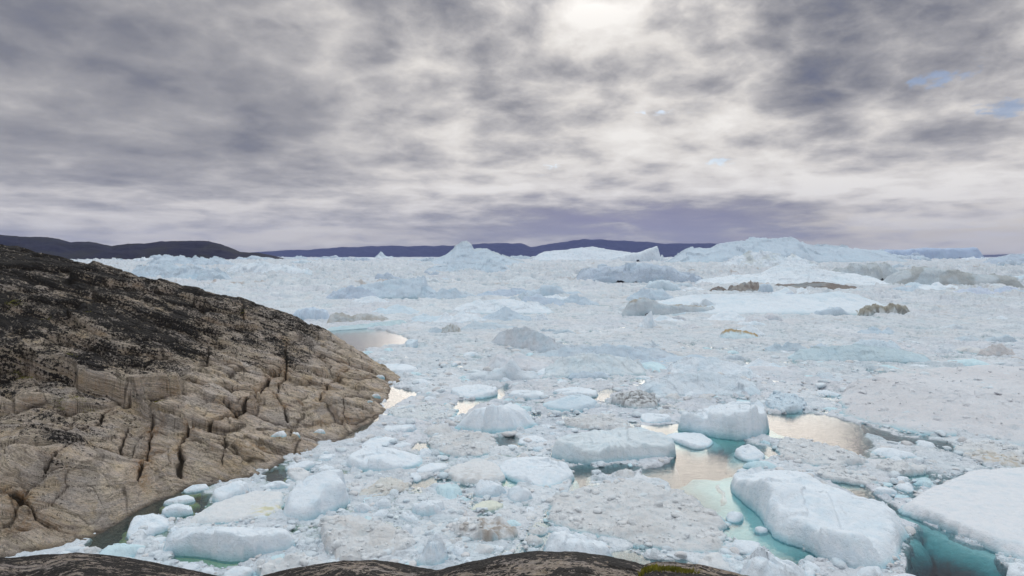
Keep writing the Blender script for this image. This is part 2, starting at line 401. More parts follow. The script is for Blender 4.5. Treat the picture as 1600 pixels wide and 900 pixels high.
# ------------------------------------------------------------------ thin plate surface of the headland
def tps(P, z):
    P = np.asarray(P, float); n = len(P)
    d = np.hypot(P[:,None,0]-P[None,:,0], P[:,None,1]-P[None,:,1]); K = d*d*np.log(d+1e-9)
    K += np.eye(n)*4.0
    A = np.zeros((n+3, n+3)); A[:n,:n] = K; A[:n,n] = 1; A[:n,n+1:] = P; A[n:,:n] = A[:n,n:].T
    w = np.linalg.solve(A, np.concatenate([z, [0,0,0]]))
    def f(X, Y):
        s = w[n]+w[n+1]*X+w[n+2]*Y
        for i in range(n):
            r2 = (X-P[i,0])**2+(Y-P[i,1])**2
            s = s+w[i]*.5*r2*np.log(r2+1e-9)
        return s
    return f
SHORE = [(-260,905),(-80,885),(0,868),(70,858),(140,846),(170,822),(205,792),(222,782),(262,774),(282,762),(345,752),(400,741),(430,727),(480,706),(520,694),(550,676),(572,662),(598,642),(606,622),(614,600),(620,586)]
def build_base():
    pts = []; zs = []
    def P(x, y, z): pts.append((x, y)); zs.append(z)
    for px, py in SHORE: x, y = on_plane(px, py); P(x, y, 0.1)
    for px, py in SHORE[3:-2]:
        x, y = on_plane(px, py); P(x+3.2, y-1.5, -2.6); 
    for px, py in SHORE[:4]:
        x, y = on_plane(px, py); P(x+2, y-5, -2.4)
    for px, py, D in [(0,401,92),(100,413,96),(200,434,100),(300,456,104),(400,477,108),(480,502,111),(530,530,113),(553,547,113),(578,564,112.5),(606,580,112),
                      (-200,372,90),(-450,330,90),
                      (0,500,76),(0,600,66),(0,700,55.5),(0,790,48.5),(0,445,83),(100,740,53),(110,640,63),(100,540,74),(100,450,88),
                      (200,500,84),(200,600,71),(200,700,60.5),(195,750,57.5),(300,520,88),(300,600,75),(300,690,64.5),(400,520,97),(400,600,83.5),(390,690,69),(500,560,100),(500,640,85),(450,680,74.5),(560,610,97.5),(560,580,104),
                      (-200,450,78),(-200,600,61),(-200,760,49),(-450,450,76),(-450,700,50)]:
        x, y, z = at_depth(px, py, D); P(float(x), D, float(z))
    for x, y, z in [(-17,118,-2.5),(-22,126,-3),(-35,134,-3),(-52,138,-2),(-75,142,0),(-105,140,8),(-140,135,16),(-150,100,30),(-12,108,-3),(-40,34,-3),(-60,34,-3),(-90,40,0)]: P(x, y, z)
    return tps(pts, np.array(zs))
BASE = build_base()
def on_base(px, py):
    """where the view ray meets the headland surface"""
    dx, dy, dz = ray(px, py); best = None
    D = np.linspace(44, 125, 500); X = dx/dy*D; Z = H+dz/dy*D
    g = Z-np.maximum(BASE(X, D), -.2); i = np.argmax(g < 0)
    if g[i] >= 0: i = np.argmin(g)
    return X[i], D[i]
def bl(pts): return [on_base(a, b) for a, b in pts]

CRACKS = [([(201,662),(197,678),(190,700),(186,712)], .20, .5), ([(241,650),(239,668),(233,720),(216,782)], .24, .8),
  ([(282,756),(281,722),(290,700),(312,682),(322,674),(352,662),(378,650),(398,628),(412,604),(418,598)], .42, .9),
  ([(447,536),(447,562),(446,590),(432,612),(430,622),(442,642),(448,664)], .22, .7), ([(418,598),(430,585),(447,578)], .3,.6),
  ([(500,648),(501,622),(512,604),(530,592),(545,588)], .22, .6), ([(538,660),(537,640),(540,628)], .14,.3),
  ([(382,484),(379,500),(380,512)], .35, .9), ([(312,462),(306,480),(300,492)], .2, .5), ([(326,545),(326,560),(322,575)], .22, .5),
  ([(75,776),(92,752),(112,734),(142,718),(166,704)], .18, .45), ([(112,676),(140,668),(158,648),(178,640)], .2, .4),
  ([(0,700),(40,698),(110,680)], .22, .4), ([(200,640),(250,628),(300,626),(345,646)], .2,.4),
  ([(340,702),(370,716),(420,722)], .15,.3), ([(350,640),(372,652),(378,650)], .15,.3), ([(395,655),(430,668),(462,690)], .16,.35),
  ([(0,790),(30,792),(60,815),(110,835)], .25,.6), ([(160,560),(190,575),(240,585)], .15,.35), ([(470,560),(520,568),(560,585)], .14,.3),
  ([(455,700),(458,680),(470,672)], .15,.35),([(350,690),(352,715),(346,740)],.16,.4)]
LEDGES = [([(-160,585),(0,585),(60,590),(110,600),(140,616),(176,622),(200,637),(246,624),(262,622),(279,618),(281,578)], 2.3, 7.0),
  ([(272,462),(307,488),(375,496),(381,510)], 1.1, 4.0), ([(287,509),(350,516),(404,522),(447,535),(475,524)], .8, 3.5),
  ([(176,477),(217,497),(266,510),(328,538),(372,551)], .9, 3.5), ([(0,482),(61,497),(123,530),(184,554),(246,562),(277,553)], .8, 3.5),
  ([(-40,640),(20,642),(78,630),(112,638),(160,636)], .8, 3.5), ([(306,622),(348,641),(394,650),(412,622)], 1.1, 3.5),
  ([(284,590),(328,603),(412,616)], .55, 2.5), ([(0,532),(60,536),(100,545),(160,560),(190,590)], .7, 3), ([(94,436),(135,449),(205,457),(290,462)], 1.0, 3.0),
  ([(498,636),(533,662),(560,660),(594,645)], .9, 3.0),([(370,690),(410,705),(455,708),(470,690)],.8,2.5),([(342,690),(380,720),(420,722)],.4,2),
  ([(480,578),(540,598),(600,596)], .45, 2.5), ([(455,545),(520,566),(590,580)], .4, 2.0), ([(380,560),(440,575),(500,600)], .4, 2.5), ([(300,560),(360,572),(425,590)], .4, 2.5), ([(20,430),(80,452),(150,475),(220,480)], .8, 3)]
def build_headland():
    nr, nc = 760, 860
    D = np.exp(np.linspace(math.log(36), math.log(150), nr))[:, None]
    a = np.linspace(-1.25, -.085, nc)[None, :]
    X = a*D; Y = D+0*a
    B = BASE(X, Y)
    inl = sstep(-1.2, 1.5, B)
    Z = B.copy(); hard = np.zeros_like(B); clean = hard.copy(); rust = hard.copy()
    hi = sstep(2, 11, B)                       # the upper, more layered part
    s = B+.37*X+.06*Y+.9*fbm(X/16, Y/22, 4, 3)+.12*fbm(X/3, Y/5, 3, 33)
    amp = .55+.45*fbm(X/12, Y/12, 3, 8)
    for per, A in ((1.9, .62), (.75, .30), (.31, .13)):
        t = s/per; fr = t-np.floor(t); saw = np.where(fr < .88, fr/.88, (1-fr)/.12)
        Z = Z+A*(saw-.5)*np.clip(amp, .1, 1)*(.55+.45*hi)*inl
        on = sstep(.0, .25, fbm(X/7, Y/7, 3, 140+int(per*10))+.1); hard = np.maximum(hard, .8*on*np.where((fr > .90)&(fr < .985), 1.0, 0)*(.45+.55*hi)*(per > .5))
    # joint blocks
    ca, sa = math.cos(.5), math.sin(.5)
    U = (X*ca+Y*sa); W = (-X*sa+Y*ca)
    U = U+.9*fbm(X/5, Y/5, 3, 41); W = W+.9*fbm(X/5, Y/5, 3, 42)
    for sx_, sy_, A, gw, sd_ in ((8.0, 3.6, 1.0, .035, 50), (2.8, 1.3, .28, .05, 60)):
        F1, F2, r1, r2, r3, ox, oy = voro(U/sx_, W/sy_, sd_)
        e = F2-F1
        Z = Z+((r1-.5)*A+A*.35*sstep(0, .16, e)-A*.3+(r2-.5)*ox*A+(r3-.5)*oy*A)*inl
        c = (1-sstep(0, gw, e))*(r3 > .35); hard = np.maximum(hard, c*.85*inl); Z = Z-.18*c*inl*(sx_/7)
    # named ledges: the rock above each line stands higher
    for pts, h, dec in LEDGES:
        L = bl(pts); d, sd_, tt = line_d(X+.25*fbm(X/1.7, Y/1.7, 3, 12), Y+.25*fbm(X/1.7, Y/1.7, 3, 13), L)
        fade = sstep(0, .12, tt)*sstep(0, .12, 1-tt)
        w = sstep(-.28, .22, d*sd_)*np.exp(-d/dec)*fade; clean = np.maximum(clean, np.exp(-((d*sd_)/.45)**2)*fade*min(1, h))
        Z = Z+h*w*inl-.10*h*np.exp(-((d*sd_+.45)/.25)**2)*fade*inl
        hard = np.maximum(hard, .9*np.exp(-((d*sd_+.42)/.16)**2)*fade); rust = np.maximum(rust, .35*np.exp(-d/1.0)*(sd_ < 0)*fade)
    # rounded boulder swells of the shore
    for px, py, hx, hy, h in [(120,745,7.5,4.2,1.5),(60,735,6,5,.7),(262,720,3.0,5.0,.6),(245,745,2,2.6,.4),(330,700,4,3.2,.8),(330,740,4,2,.5),(430,690,3.5,2.4,.7),(470,650,4,4,.5),(548,640,5,5,.8),(225,700,1.6,5,.45),(40,690,6,2.5,.6),(580,612,4,5,.5)]:
        x0, y0 = on_base(px, py); q = ((X-x0)/hx)**2+((Y-y0)/hy)**2
        Z = Z+h*np.exp(-q*q*.8)*sstep(-2.5, .8, B)
    for pts, w, dep in CRACKS:
        L = bl(pts); d, _, tt = line_d(X+.22*fbm(X/1.3, Y/1.3, 3, 22), Y+.22*fbm(X/1.3, Y/1.3, 3, 23), L)
        ww = w*.5*(1+.9*fbm(X/2, Y/2, 2, 5))
        g_ = np.clip(1-d/(1.25*ww), 0, 1); Z = Z-dep*g_*inl; hard = np.maximum(hard, sstep(.12, .6, g_)); Z = Z+.08*np.exp(-((d-.6*w-.3)/.4)**2)*inl
        rust = np.maximum(rust, np.exp(-d/.55)*(.75 if dep >= .6 else .3))
    Z = Z+(.09*fbm(X/1.1, Y/1.1, 4, 70)+.22*fbm(X/5, Y/5, 3, 71))*inl
    px = 800+F*X/Y
    sky = 400+F*(H-B)/Y
    lich = .10+.56*sstep(3.5, 12, B)+.22*sstep(560, 60, px)*sstep(3, 8, B)-.30*sstep(3, .5, B)+.42*fbm(X/9, Y/9, 4, 90)-.75*clean*(1-.85*hi)
    x0, y0 = on_base(70, 712); lich = lich+.55*np.exp(-(((X-x0)/4.5)**2+((Y-y0)/2.6)**2))
    x0, y0 = on_base(40, 655); lich = lich+.25*np.exp(-(((X-x0)/7)**2+((Y-y0)/2)**2))
    lich = lich+.45*sstep(.9, 0, B)*sstep(-.6, -.0, B)*0
    rust = np.clip(1.3*rust*(.6+.8*fbm(X/3, Y/3, 3, 95))+.35*sstep(.25, .6, fbm(X/4, Y/4, 4, 96))*sstep(7, 1, B), 0, 1)
    V = np.stack([X, Y, Z], -1)
    o = mk('rocky_headland', V, gridq(nr, nc), ROCK, attrs={'lichen': lich, 'rust': rust, 'crack': np.clip(np.maximum(hard, .75*sstep(.35+.25*fbm(X/1.5, Y/1.5, 3, 44), .0, Z)), 0, 1)})
    tag(o, kind='structure')
    global HZ; HZ = (D[:, 0], a[0], Z)
    return o
build_headland()
def head_z(X, Y):
    i = int(np.clip(np.searchsorted(HZ[0], Y), 0, len(HZ[0])-1)); j = int(np.clip(np.searchsorted(HZ[1], X/Y), 0, len(HZ[1])-1)); return HZ[2][i, j]

# ------------------------------------------------------------------ the rock underfoot
def build_near_rock():
    nr, nc = 420, 1100
    D = np.concatenate([np.linspace(1.6, 12, 300), np.exp(np.linspace(math.log(12.1), math.log(34), 120))])[:, None]
    a = np.linspace(-1.1, .95, nc)[None, :]
    X = a*D; Y = D+0*a; px = 800+F*a
    def mound(prof, yc, k, off):
        prof = np.array(prof, float); py = np.interp(px, prof[:,0], prof[:,1])
        # tangent to the line of sight at distance yc
        dz = (-SP+(450-py)/F*CP)/(CP+(450-py)/F*SP)
        c = yc+off*fbm(px/150., px*0, 2, 3)
        return H+dz*Y-k*(Y-c)**2
    A = mound([(-600,860),(0,872),(50,867),(110,864),(160,868),(200,874),(250,884),(300,893),(340,902),(420,925),(600,990),(1800,1300)], 8.6, .06, .5)
    B = mound([(-500,1150),(330,915),(400,900),(440,891),(480,884),(530,876),(580,875),(620,880),(660,888),(700,895),(760,915),(900,990),(1800,1300)], 7.6, .07, .5)
    C = mound([(-500,1300),(560,930),(640,900),(690,889),(730,879),(780,868),(840,862),(900,863),(950,869),(1000,880),(1040,890),(1090,905),(1200,950),(1800,1100)], 6.6, .07, .3)
    E = mound([(-500,1500),(980,930),(1003,894),(1012,883),(1030,878),(1060,878),(1100,883),(1140,893),(1180,902),(1300,930),(1800,1060)], 5.6, .09, .2)
    Z = np.maximum(np.maximum(A, B), np.maximum(C, E))
    Z = Z+.016*fbm(X/.5, Y/.5, 5, 5)+.006*fbm(X/.08, Y/.08, 3, 6)
    F1, F2, r1, r2, r3, ox, oy = voro(X/1.3+.5*fbm(X, Y, 3, 8), Y/.7, 77); cr = (1-sstep(0, .05, F2-F1))*(r1 > .55); Z = Z-.02*cr
    Z = np.maximum(Z, -3+0*Z)
    lich = .70+.45*fbm(X/1.2, Y/1.2, 4, 9)+.30*sstep(.14, .0, np.abs(Y-np.where(px < 380, 8.6, np.where(px < 690, 7.6, 6.6)))*.12)
    o = mk('near_rock', np.stack([X, Y, Z], -1), gridq(nr, nc), NEARROCK, attrs={'lichen': lich, 'rust': 0*Z, 'crack': cr*.5})
    tag(o, kind='structure')
    return D[:, 0], a[0], Z
NZ = build_near_rock()
# ------------------------------------------------------------------ open water between the ice
def pl(P, z=0.0): return [tuple(float(q) for q in on_plane(a, b, z)) for a, b in P]
LEADS = [([(1003,735),(1058,716),(1050,700),(1012,680),(1008,666),(1060,662),(1100,668),(1150,690),(1215,700),(1182,726),(1140,738),(1122,758),(1132,805),(1105,795),(1060,765),(1010,745)], .3),
 ([(1190,650),(1210,646),(1290,648),(1342,665),(1362,692),(1352,712),(1300,702),(1250,692),(1205,684)], .4),
 ([(1300,748),(1345,758),(1400,795),(1440,815),(1500,842),(1560,866),(1575,905),(1420,915),(1428,850),(1436,820),(1395,800),(1340,778)], .3),
 ([(1130,808),(1170,812),(1200,830),(1262,858),(1290,882),(1240,884),(1190,858),(1150,840),(1128,832)], .3),
 ([(1096,788),(1140,776),(1185,826),(1165,850),(1120,825)], .3),([(1130,735),(1170,740),(1200,790),(1210,838),(1165,820),(1130,790)], .3),
 ([(606,604),(636,608),(656,618),(632,626),(600,642),(582,662),(545,688),(520,692),(552,668),(600,640)], .25),
 ([(512,516),(560,513),(600,516),(640,530),(630,540),(575,545),(560,552),(540,545)], .8),
 ([(140,850),(180,808),(215,784),(262,776),(292,764),(325,772),(318,795),(290,812),(262,812),(232,806),(205,818),(192,838),(196,856),(165,866)], .25),
 ([(405,742),(440,728),(450,735),(448,752),(425,752)], .15),([(436,800),(455,772),(480,758),(470,775),(446,812)],.1),
 ([(640,698),(652,692),(682,697),(678,706),(655,708)], .2),([(772,682),(800,680),(822,692),(812,702),(778,700)], .2),
 ([(774,738),(790,735),(812,752),(808,762),(788,764)], .2),([(645,757),(672,742),(680,750),(664,768)], .2),
 ([(885,728),(930,728),(1000,728),(1000,738),(930,740),(905,770),(890,768),(900,742)], .3),
 ([(768,618),(792,598),(796,606),(780,624),(735,632),(730,626)], .5),([(925,618),(950,607),(966,608),(950,622),(930,626)], .5),
 ([(720,625),(760,624),(735,640),(715,650),(700,652)], .4),
 ([(1345,662),(1400,680),(1480,692),(1485,700),(1410,694),(1350,678)], .15),([(1395,742),(1450,738),(1440,752),(1405,750)], .2),
 ([(268,870),(330,868),(400,880),(370,888),(300,884),(268,880)], .2),([(940,872),(985,862),(1030,872),(1100,880),(1000,890),(950,885)], .3),
 ([(1170,690),(1120,700),(1080,690),(1055,665),(1110,672),(1150,680)],.2)]
LEADS = [(pl(p), s) for p, s in LEADS]
BRIGHT_SLUSH = None
def lead_mask(X, Y, pen=None):
    """0 = ice, 1 = open water"""
    w = np.zeros(X.shape)
    wx = X+.5*fbm(X/2.5, Y/2.5, 3, 201); wy = Y+.9*fbm(X/2.5, Y/3.5, 3, 202)
    for P, s in LEADS:
        A = np.array(P); x0, y0 = A.min(0)-4; x1, y1 = A.max(0)+4
        c = (X > x0) & (X < x1) & (Y > y0) & (Y < y1)
        if c.any():
            d = poly_sd(wx[c], wy[c], P); w[c] = np.maximum(w[c], sstep(-s, s, d))
            if pen is not None: pen[c] = np.maximum(pen[c], d)
    return w

# ------------------------------------------------------------------ the brash ice field: heights are a function of place only
def ice_height(X, Y):
    D = np.hypot(X, Y); far = sstep(120, 420, D); vfar = sstep(500, 2600, D); fh = sstep(150, 900, D)
    Z = .02+.10*fbm(X/3.1, Y/3.1, 4, 301)+.10*fbm(X/14, Y/14, 3, 302)*(1-far)
    r = np.zeros_like(Z)
    def cells(size, A, keep, sd_, sel=None, _=None, flat=.5):
        nonlocal Z, r
        c = D*1.6/F < size            # skip what no one could resolve
        if sel is not None: c &= sel
        if not c.any(): return
        x = X[c]; y = Y[c]
        x2 = x+size*.28*fbm(x/size, y/size, 3, sd_+1); y2 = y+size*.28*fbm(x/size+9, y/size, 3, sd_+2)
        F1, F2, r1, r2, r3, ox, oy = voro(x2/size, y2/size, sd_)
        e = F2-F1
        dome = sstep(0, flat, e)**.8
        z = A[c]*((.25+.75*r2)*dome*(1+1.1*((r1-.5)*ox+(r3-.5)*oy)*1.5))
        z = np.where(r1 < keep, z, 0)
        Z[c] += z-A[c]*.12*(1-sstep(0, .10, e))
        r[c] = np.maximum(r[c], 0)
    one = np.ones_like(Z); near = 1-far
    # plates: broad, flat-topped, with a sharp rim
    plate = np.zeros_like(Z)
    for size, A_, keep, sd_ in ((3.3, .26, .50, 390), (7.5, .30, .58, 395)):
        c = (D < 420) & (D*1.6/F < size)
        x = X[c]; y = Y[c]; x2 = x+size*.22*fbm(x/size*1.5, y/size*1.5, 4, sd_+1); y2 = y+size*.22*fbm(x/size*1.5+9, y/size*1.5, 4, sd_+2)
        F1, F2, r1, r2, r3, ox, oy = voro(x2/size, y2/size, sd_)
        k = sstep(.04, .14, F2-F1)*(r1 > keep)
        Z[c] += k*A_*(.35+.65*r2)*(1+.5*((r2-.5)*ox+(r3-.5)*oy))+k*.05*fbm(x/.9, y/.9, 3, sd_+3); plate[c] = np.maximum(plate[c], k)
    small = 1-.72*plate
    cells(.62, .27*small, .66, 310, D < 130, None, .25)
    cells(1.5, (.44*near+.5*far)*small, .52, 320, D < 420, None, .22)
    cells(4.2, (.26+.5*far+.9*fh), .50, 330, D < 1500, None, .22)
    cells(11, (.12+.8*far+2.4*fh), .45, 340, D > 90, None, .25)
    cells(30, (.3*far+3.0*fh+2.2*vfar), .45, 350, D > 140, None, .3)
    cells(80, (2.2*fh+3.2*vfar), .34, 360, D > 260, None, .5)
    cells(230, 5.5*vfar, .30, 370, D > 700, None, .7)
    nl = sstep(150, 75, D); Z = Z*(1-.40*nl)-.055*nl
    Z = Z+(.25*far+.75*fh)*(.9*fbm(X/60, Y/60, 4, 380)+.25*np.abs(fbm(X/9, Y/9, 4, 381)))+vfar*2.5*np.abs(fbm(X/45, Y/45, 4, 382))
    return Z
def near_tone(X, Y):
    return fbm(X/7, Y/9, 4, 401)
def field_color(X, Y, Z):
    D = np.hypot(X, Y); far = sstep(150, 500, D); fh = sstep(150, 900, D)
    c = np.empty(X.shape+(3,)); c[:] = (.655,.69,.735)-.07*sstep(200, 900, D)[..., None]
    def mixc(w, col):
        nonlocal c
        c = c*(1-w[..., None])+np.array(col)*w[..., None]
    mixc(.60*sstep(-.1, .5, fbm(X/11, Y/18, 4, 402)), (.70,.695,.71))        # silty pinkish brash
    mixc(.40*sstep(.05, .5, fbm(X/5, Y/9, 4, 403)), (.58,.68,.73)); mixc(.5*sstep(.0, .4, fbm(X/40, Y/60, 4, 433)), (.66,.67,.73)); mixc(.45*sstep(.1, .45, fbm(X/22, Y/40, 4, 434)), (.78,.82,.86))
    d = sstep(.30, .62, fbm(X/28, Y/50, 5, 404))*sstep(0, .35, fbm(X/2.2, Y/3.0, 4, 405))
    mixc(.55*d, (.54,.49,.46))
    # brown silt streaks in the far field
    s = far*sstep(.34, .6, fbm(X/130, Y/75, 4, 406))*sstep(.05, .4, fbm(X/12, Y/14, 4, 407))
    mixc(.75*s, (.36,.28,.23))
    mixc((1-far)*.85*sstep(.09, -.08, Z), (.22,.34,.38)); mixc(far*.85*sstep(.25+1.2*fh, -.05, Z), (.30,.39,.46))  # low ice darkened: wet slush, plus crevice shade put into the colour
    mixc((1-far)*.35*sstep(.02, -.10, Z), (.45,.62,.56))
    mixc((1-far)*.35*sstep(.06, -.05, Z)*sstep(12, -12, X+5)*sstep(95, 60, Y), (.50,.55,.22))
    return c
def build_field():
    py = np.concatenate([np.linspace(925, 560, 560), np.linspace(559.4, 440, 300), np.linspace(439.7, 402.0, 190)])
    # rows follow world distance; denser rows where the field lies edge-on
    D = (H/((py-400)/F))[:, None]; nr = len(py); nc = 1500
    a = np.linspace(-.98, .98, nc)[None, :]
    X = a*D; Y = D+0*a
    Z = ice_height(X, Y)
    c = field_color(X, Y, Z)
    pen = np.zeros(X.shape); w = lead_mask(X, Y, pen)
    Z = Z*(1-w)-.25*w-np.minimum(pen*5, 8)-.12*sstep(.02, .5, w)
    # patches where the slush is only just awash
    near = sstep(170, 110, D)
    Z = Z-.22*near*sstep(.1, .5, fbm(X/6, Y/8, 4, 410))
    bz = np.full(X.shape, -9.0); m_ = (X < -8) & (Y < 140) & (Y > 36)
    bz[m_] = BASE(X[m_], Y[m_]); Z = Z-.08*sstep(-1.0, -.1, bz)
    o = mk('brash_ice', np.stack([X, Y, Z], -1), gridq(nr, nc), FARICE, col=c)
    tag(o, 'broken sea of pale brash ice filling the fjord to the horizon', 'brash ice', kind='stuff')
build_field()

CHUNKS = []
def build_chunks(n=15000):
    """the loose lumps too many to count"""
    import bmesh
    vars_ = []
    for k in range(10):
        bm = bmesh.new(); bmesh.ops.create_icosphere(bm, subdivisions=2, radius=1)
        P = np.array([v.co[:] for v in bm.verts]); Fc = np.array([[v.index for v in f.verts] for f in bm.faces]); bm.free()
        rr = np.random.default_rng(100+k)
        # cut by random planes for a broken-ice shape
        for j in range(9):
            nrm = rr.normal(size=3); nrm /= np.linalg.norm(nrm); dd = rr.uniform(.45, .85)
            q = P@nrm; P = P-np.where(q > dd, q-dd, 0)[:, None]*nrm*.9
        P += rr.normal(size=P.shape)*.025
        vars_.append((P, Fc))
    CHUNKS.extend(vars_)
    r = np.random.default_rng(5)
    py = r.uniform(535, 915, n*2)**1.0; a = r.uniform(-.95, .95, n*2)
    D = H/((py-400)/F); X = a*D; Y = D
    w = lead_mask(X, Y); bz = np.full(X.shape, -9.0); m_ = (X < -8) & (Y < 140); bz[m_] = BASE(X[m_], Y[m_])
    clump = fbm(X/4, Y/5, 3, 420)
    keep = (w < r.uniform(0, .45, n*2)) & (bz < -.9) & (clump > r.uniform(-.9, .35, n*2))
    X = X[keep][:n]; Y = Y[keep][:n]; D = D[keep][:n]; N = len(X)
    sz = .075*(r.pareto(1.9, N)+1); sz = np.clip(sz, .07, .55)*np.clip(D/62, .85, 1.9)
    VV = []; QQ = []; CC = []; off = 0
    for k, (P, Fc) in enumerate(vars_):
        id_ = np.arange(N) % 10 == k; m = id_.sum(); x = X[id_]; y = Y[id_]; s = sz[id_]
        th = r.uniform(0, 6.28, m); e = r.uniform(.7, 1.5, m); fl = r.uniform(.35, .75, m)
        px_ = P[None, :, 0]*(s*e)[:, None]; py_ = P[None, :, 1]*s[:, None]; pz_ = P[None, :, 2]*(s*fl)[:, None]
        c, sn = np.cos(th)[:, None], np.sin(th)[:, None]
        zb = np.clip(ice_height(x, y), -.02, .35)[:, None]*.8
        V = np.stack([x[:, None]+c*px_-sn*py_, y[:, None]+sn*px_+c*py_, zb+pz_+(s*fl*.25)[:, None]], -1)
        col = np.array([.74,.80,.85])[None]+r.normal(size=(m, 1))*.03+(r.random((m, 1)) < .35)*np.array([[.0,-.07,-.11]])
        VV.append(V.reshape(-1, 3)); QQ.append((Fc[None]+(np.arange(m)*len(P))[:, None, None]+off).reshape(-1, 3)); off += m*len(P)
        CC.append(np.repeat(np.clip(col, 0, .9), len(P), 0))
    o = mk('ice_rubble', np.concatenate(VV), np.concatenate(QQ), ICE, col=np.concatenate(CC))
    tag(o, 'countless small white ice lumps strewn between the floes', 'ice rubble', kind='stuff')
build_chunks()
# ------------------------------------------------------------------ floes
def chaikin(P, n=1):
    P = np.asarray(P, float)
    for _ in range(n):
        Q = np.roll(P, -1, 0); P = np.stack([.78*P+.22*Q, .22*P+.78*Q], 1).reshape(-1, 2)
    return P
def floe_mesh(P, h, kind, seed, peaks=(), tilt=(0, 0), col=(.82,.875,.935), dirt=.0, dcol=(.52,.44,.38), stain=None, flute=0, edge=None, res=None, planes=4):
    """P: waterline outline in world metres about (0,0). returns top verts/quads/colours and outline"""
    A = np.asarray(P)
    size = math.sqrt(abs(np.sum(A[:,0]*np.roll(A[:,1],-1)-np.roll(A[:,0],-1)*A[:,1]))/2)
    per = size*4; res = res or max(.10, size/70)
    nt_ = int(np.clip(per/res, 28, 330)); nr = int(np.clip(size*.55/res, 7, 64))
    th = np.linspace(0, 2*math.pi, nt_, endpoint=False); R = np.zeros(nt_)
    for i in range(len(A)):
        x1, y1 = A[i]; x2, y2 = A[(i+1) % len(A)]; ex, ey = x2-x1, y2-y1
        cx, cy = np.cos(th), np.sin(th); den = cx*ey-cy*ex; den = np.where(abs(den) < 1e-9, 1e-9, den)
        t = (x1*ey-y1*ex)/den; u = (x1*cy-y1*cx)/den
        R = np.where((t > 0) & (u >= -1e-6) & (u <= 1+1e-6), np.maximum(R, t), R)
    R = np.where(R < size*.08, size*.08, R)
    wob = (.028 if size > 3.5 else .09) if kind == 'clean' else .10
    R = R*(1+wob*fbm(np.cos(th)*3+seed, np.sin(th)*3, 4, seed)+(.045 if kind != 'clean' else .022)*fbm(np.cos(th)*size*1.2+seed, np.sin(th)*size*1.2, 4, seed+1))
    rho = np.concatenate([[0], np.linspace(0, 1, nr)[1:]**.82])[:, None]
    X = rho*R*np.cos(th); Y = rho*R*np.sin(th)
    sx_, sy_ = X+seed*13.7, Y-seed*7.1
    kk = max(3, nt_//14); Rs = np.convolve(np.concatenate([R[-kk:], R, R[:kk]]), np.hanning(2*kk+1)/np.hanning(2*kk+1).sum(), 'valid')
    ew = edge if edge is not None else max(.22*h, .055*size if kind == 'clean' else .05*size)
    ew = ew*(.55+1.6*np.clip(.5+fbm(np.cos(th)*1.6+seed*3, np.sin(th)*1.6, 3, seed+71), 0, 1))
    wb = rho**6; cb = sstep(0, .75, rho*R/R.mean()); Rc = Rs.mean()*(1-cb)+Rs*cb; ewc = (ew.mean()*(1-cb)+ew*cb); e = np.clip(((Rc-rho*R)*(1-wb)+(1-rho)*Rs*wb)/ewc, 0, 1); rise = 1-(1-e)**2.2
    Z = h*(1+tilt[0]*X/size+tilt[1]*Y/size)
    for (qx, qy, hp, rp) in peaks:
        d = np.hypot(X-qx, Y-qy)/rp; Z = Z+hp*np.clip(1-d, 0, 1)**1.15
    if kind == 'clean':
        Z = Z*(1+.22*fbm(sx_/size*1.6, sy_/size*1.6, 3, seed))
        F1, F2, r1, r2, r3, ox, oy = voro(sx_/size*1.7, sy_/size*1.7, seed)       # broad broken facets
        Z = Z+h*.85*((r1-.5)*ox+(r2-.5)*oy)+h*.22*(r3-.5)
        F1, F2, r1, r2, r3, ox, oy = voro(sx_/size*5+.35*fbm(sx_/size*4, sy_/size*4, 3, seed), sy_/size*4, seed+4)
        Z = Z+h*.30*((r1-.5)*ox+(r2-.5)*oy)+h*.05*(r3-.5)-.10*min(1, h)*(1-sstep(0, .05, F2-F1))*(r3 > .6)
        rp = np.random.default_rng(seed)
        for _ in range(planes if not len(peaks) else min(planes, 3)):                                   # fracture planes
            t_ = rp.uniform(0, 6.28); sl = rp.uniform(.15, .8); z0 = h*rp.uniform(.95, 1.35)+(max([p_[2] for p_ in peaks])*.6 if len(peaks) else 0)
            pz = z0-(X*math.cos(t_)+Y*math.sin(t_))*sl*h/size*2.2
            Z = np.minimum(Z, np.maximum(pz, h*.30))
        ang = seed*1.7; q = sx_*math.cos(ang)+sy_*math.sin(ang)
        Z = Z+.09*min(1, h)*ridged(q/1.1+fbm(sx_/2, sy_/2, 2, seed), (sx_*math.sin(ang)-sy_*math.cos(ang))/5, 3, seed+2)+.03*fbm(sx_/.5, sy_/.5, 3, seed+3)
    elif kind == 'flat':
        ang = .5; q = sx_*math.cos(ang)-sy_*math.sin(ang)
        Z = Z*(1+.12*fbm(sx_/size*2, sy_/size*2, 3, seed))+.07*ridged(q/.9+.8*fbm(sx_/2.5, sy_/2.5, 3, seed), (sx_*math.sin(ang)+sy_*math.cos(ang))/6, 4, seed)+.05*fbm(sx_/.7, sy_/.7, 4, seed+3)
    elif kind == 'rough':
        Z = Z*(.75+.45*fbm(sx_/size*2.2, sy_/size*2.2, 4, seed))
        for s_, A_ in ((1.9, .30), (.8, .17)):
            wx = sx_+.12*s_*fbm(sx_/s_, sy_/s_, 2, seed+9); wy = sy_+.12*s_*fbm(sx_/s_+5, sy_/s_, 2, seed+9)
            F1, F2, r1, r2, r3, ox, oy = voro(wx/s_, wy/s_, seed+int(s_*10))
            Z = Z+A_*min(1, .45+h*.6)*(sstep(0, .5, F2-F1)*(.2+r1)*(r3 > .3)-.25)
        Z = Z+.05*fbm(sx_/.25, sy_/.25, 3, seed+5)
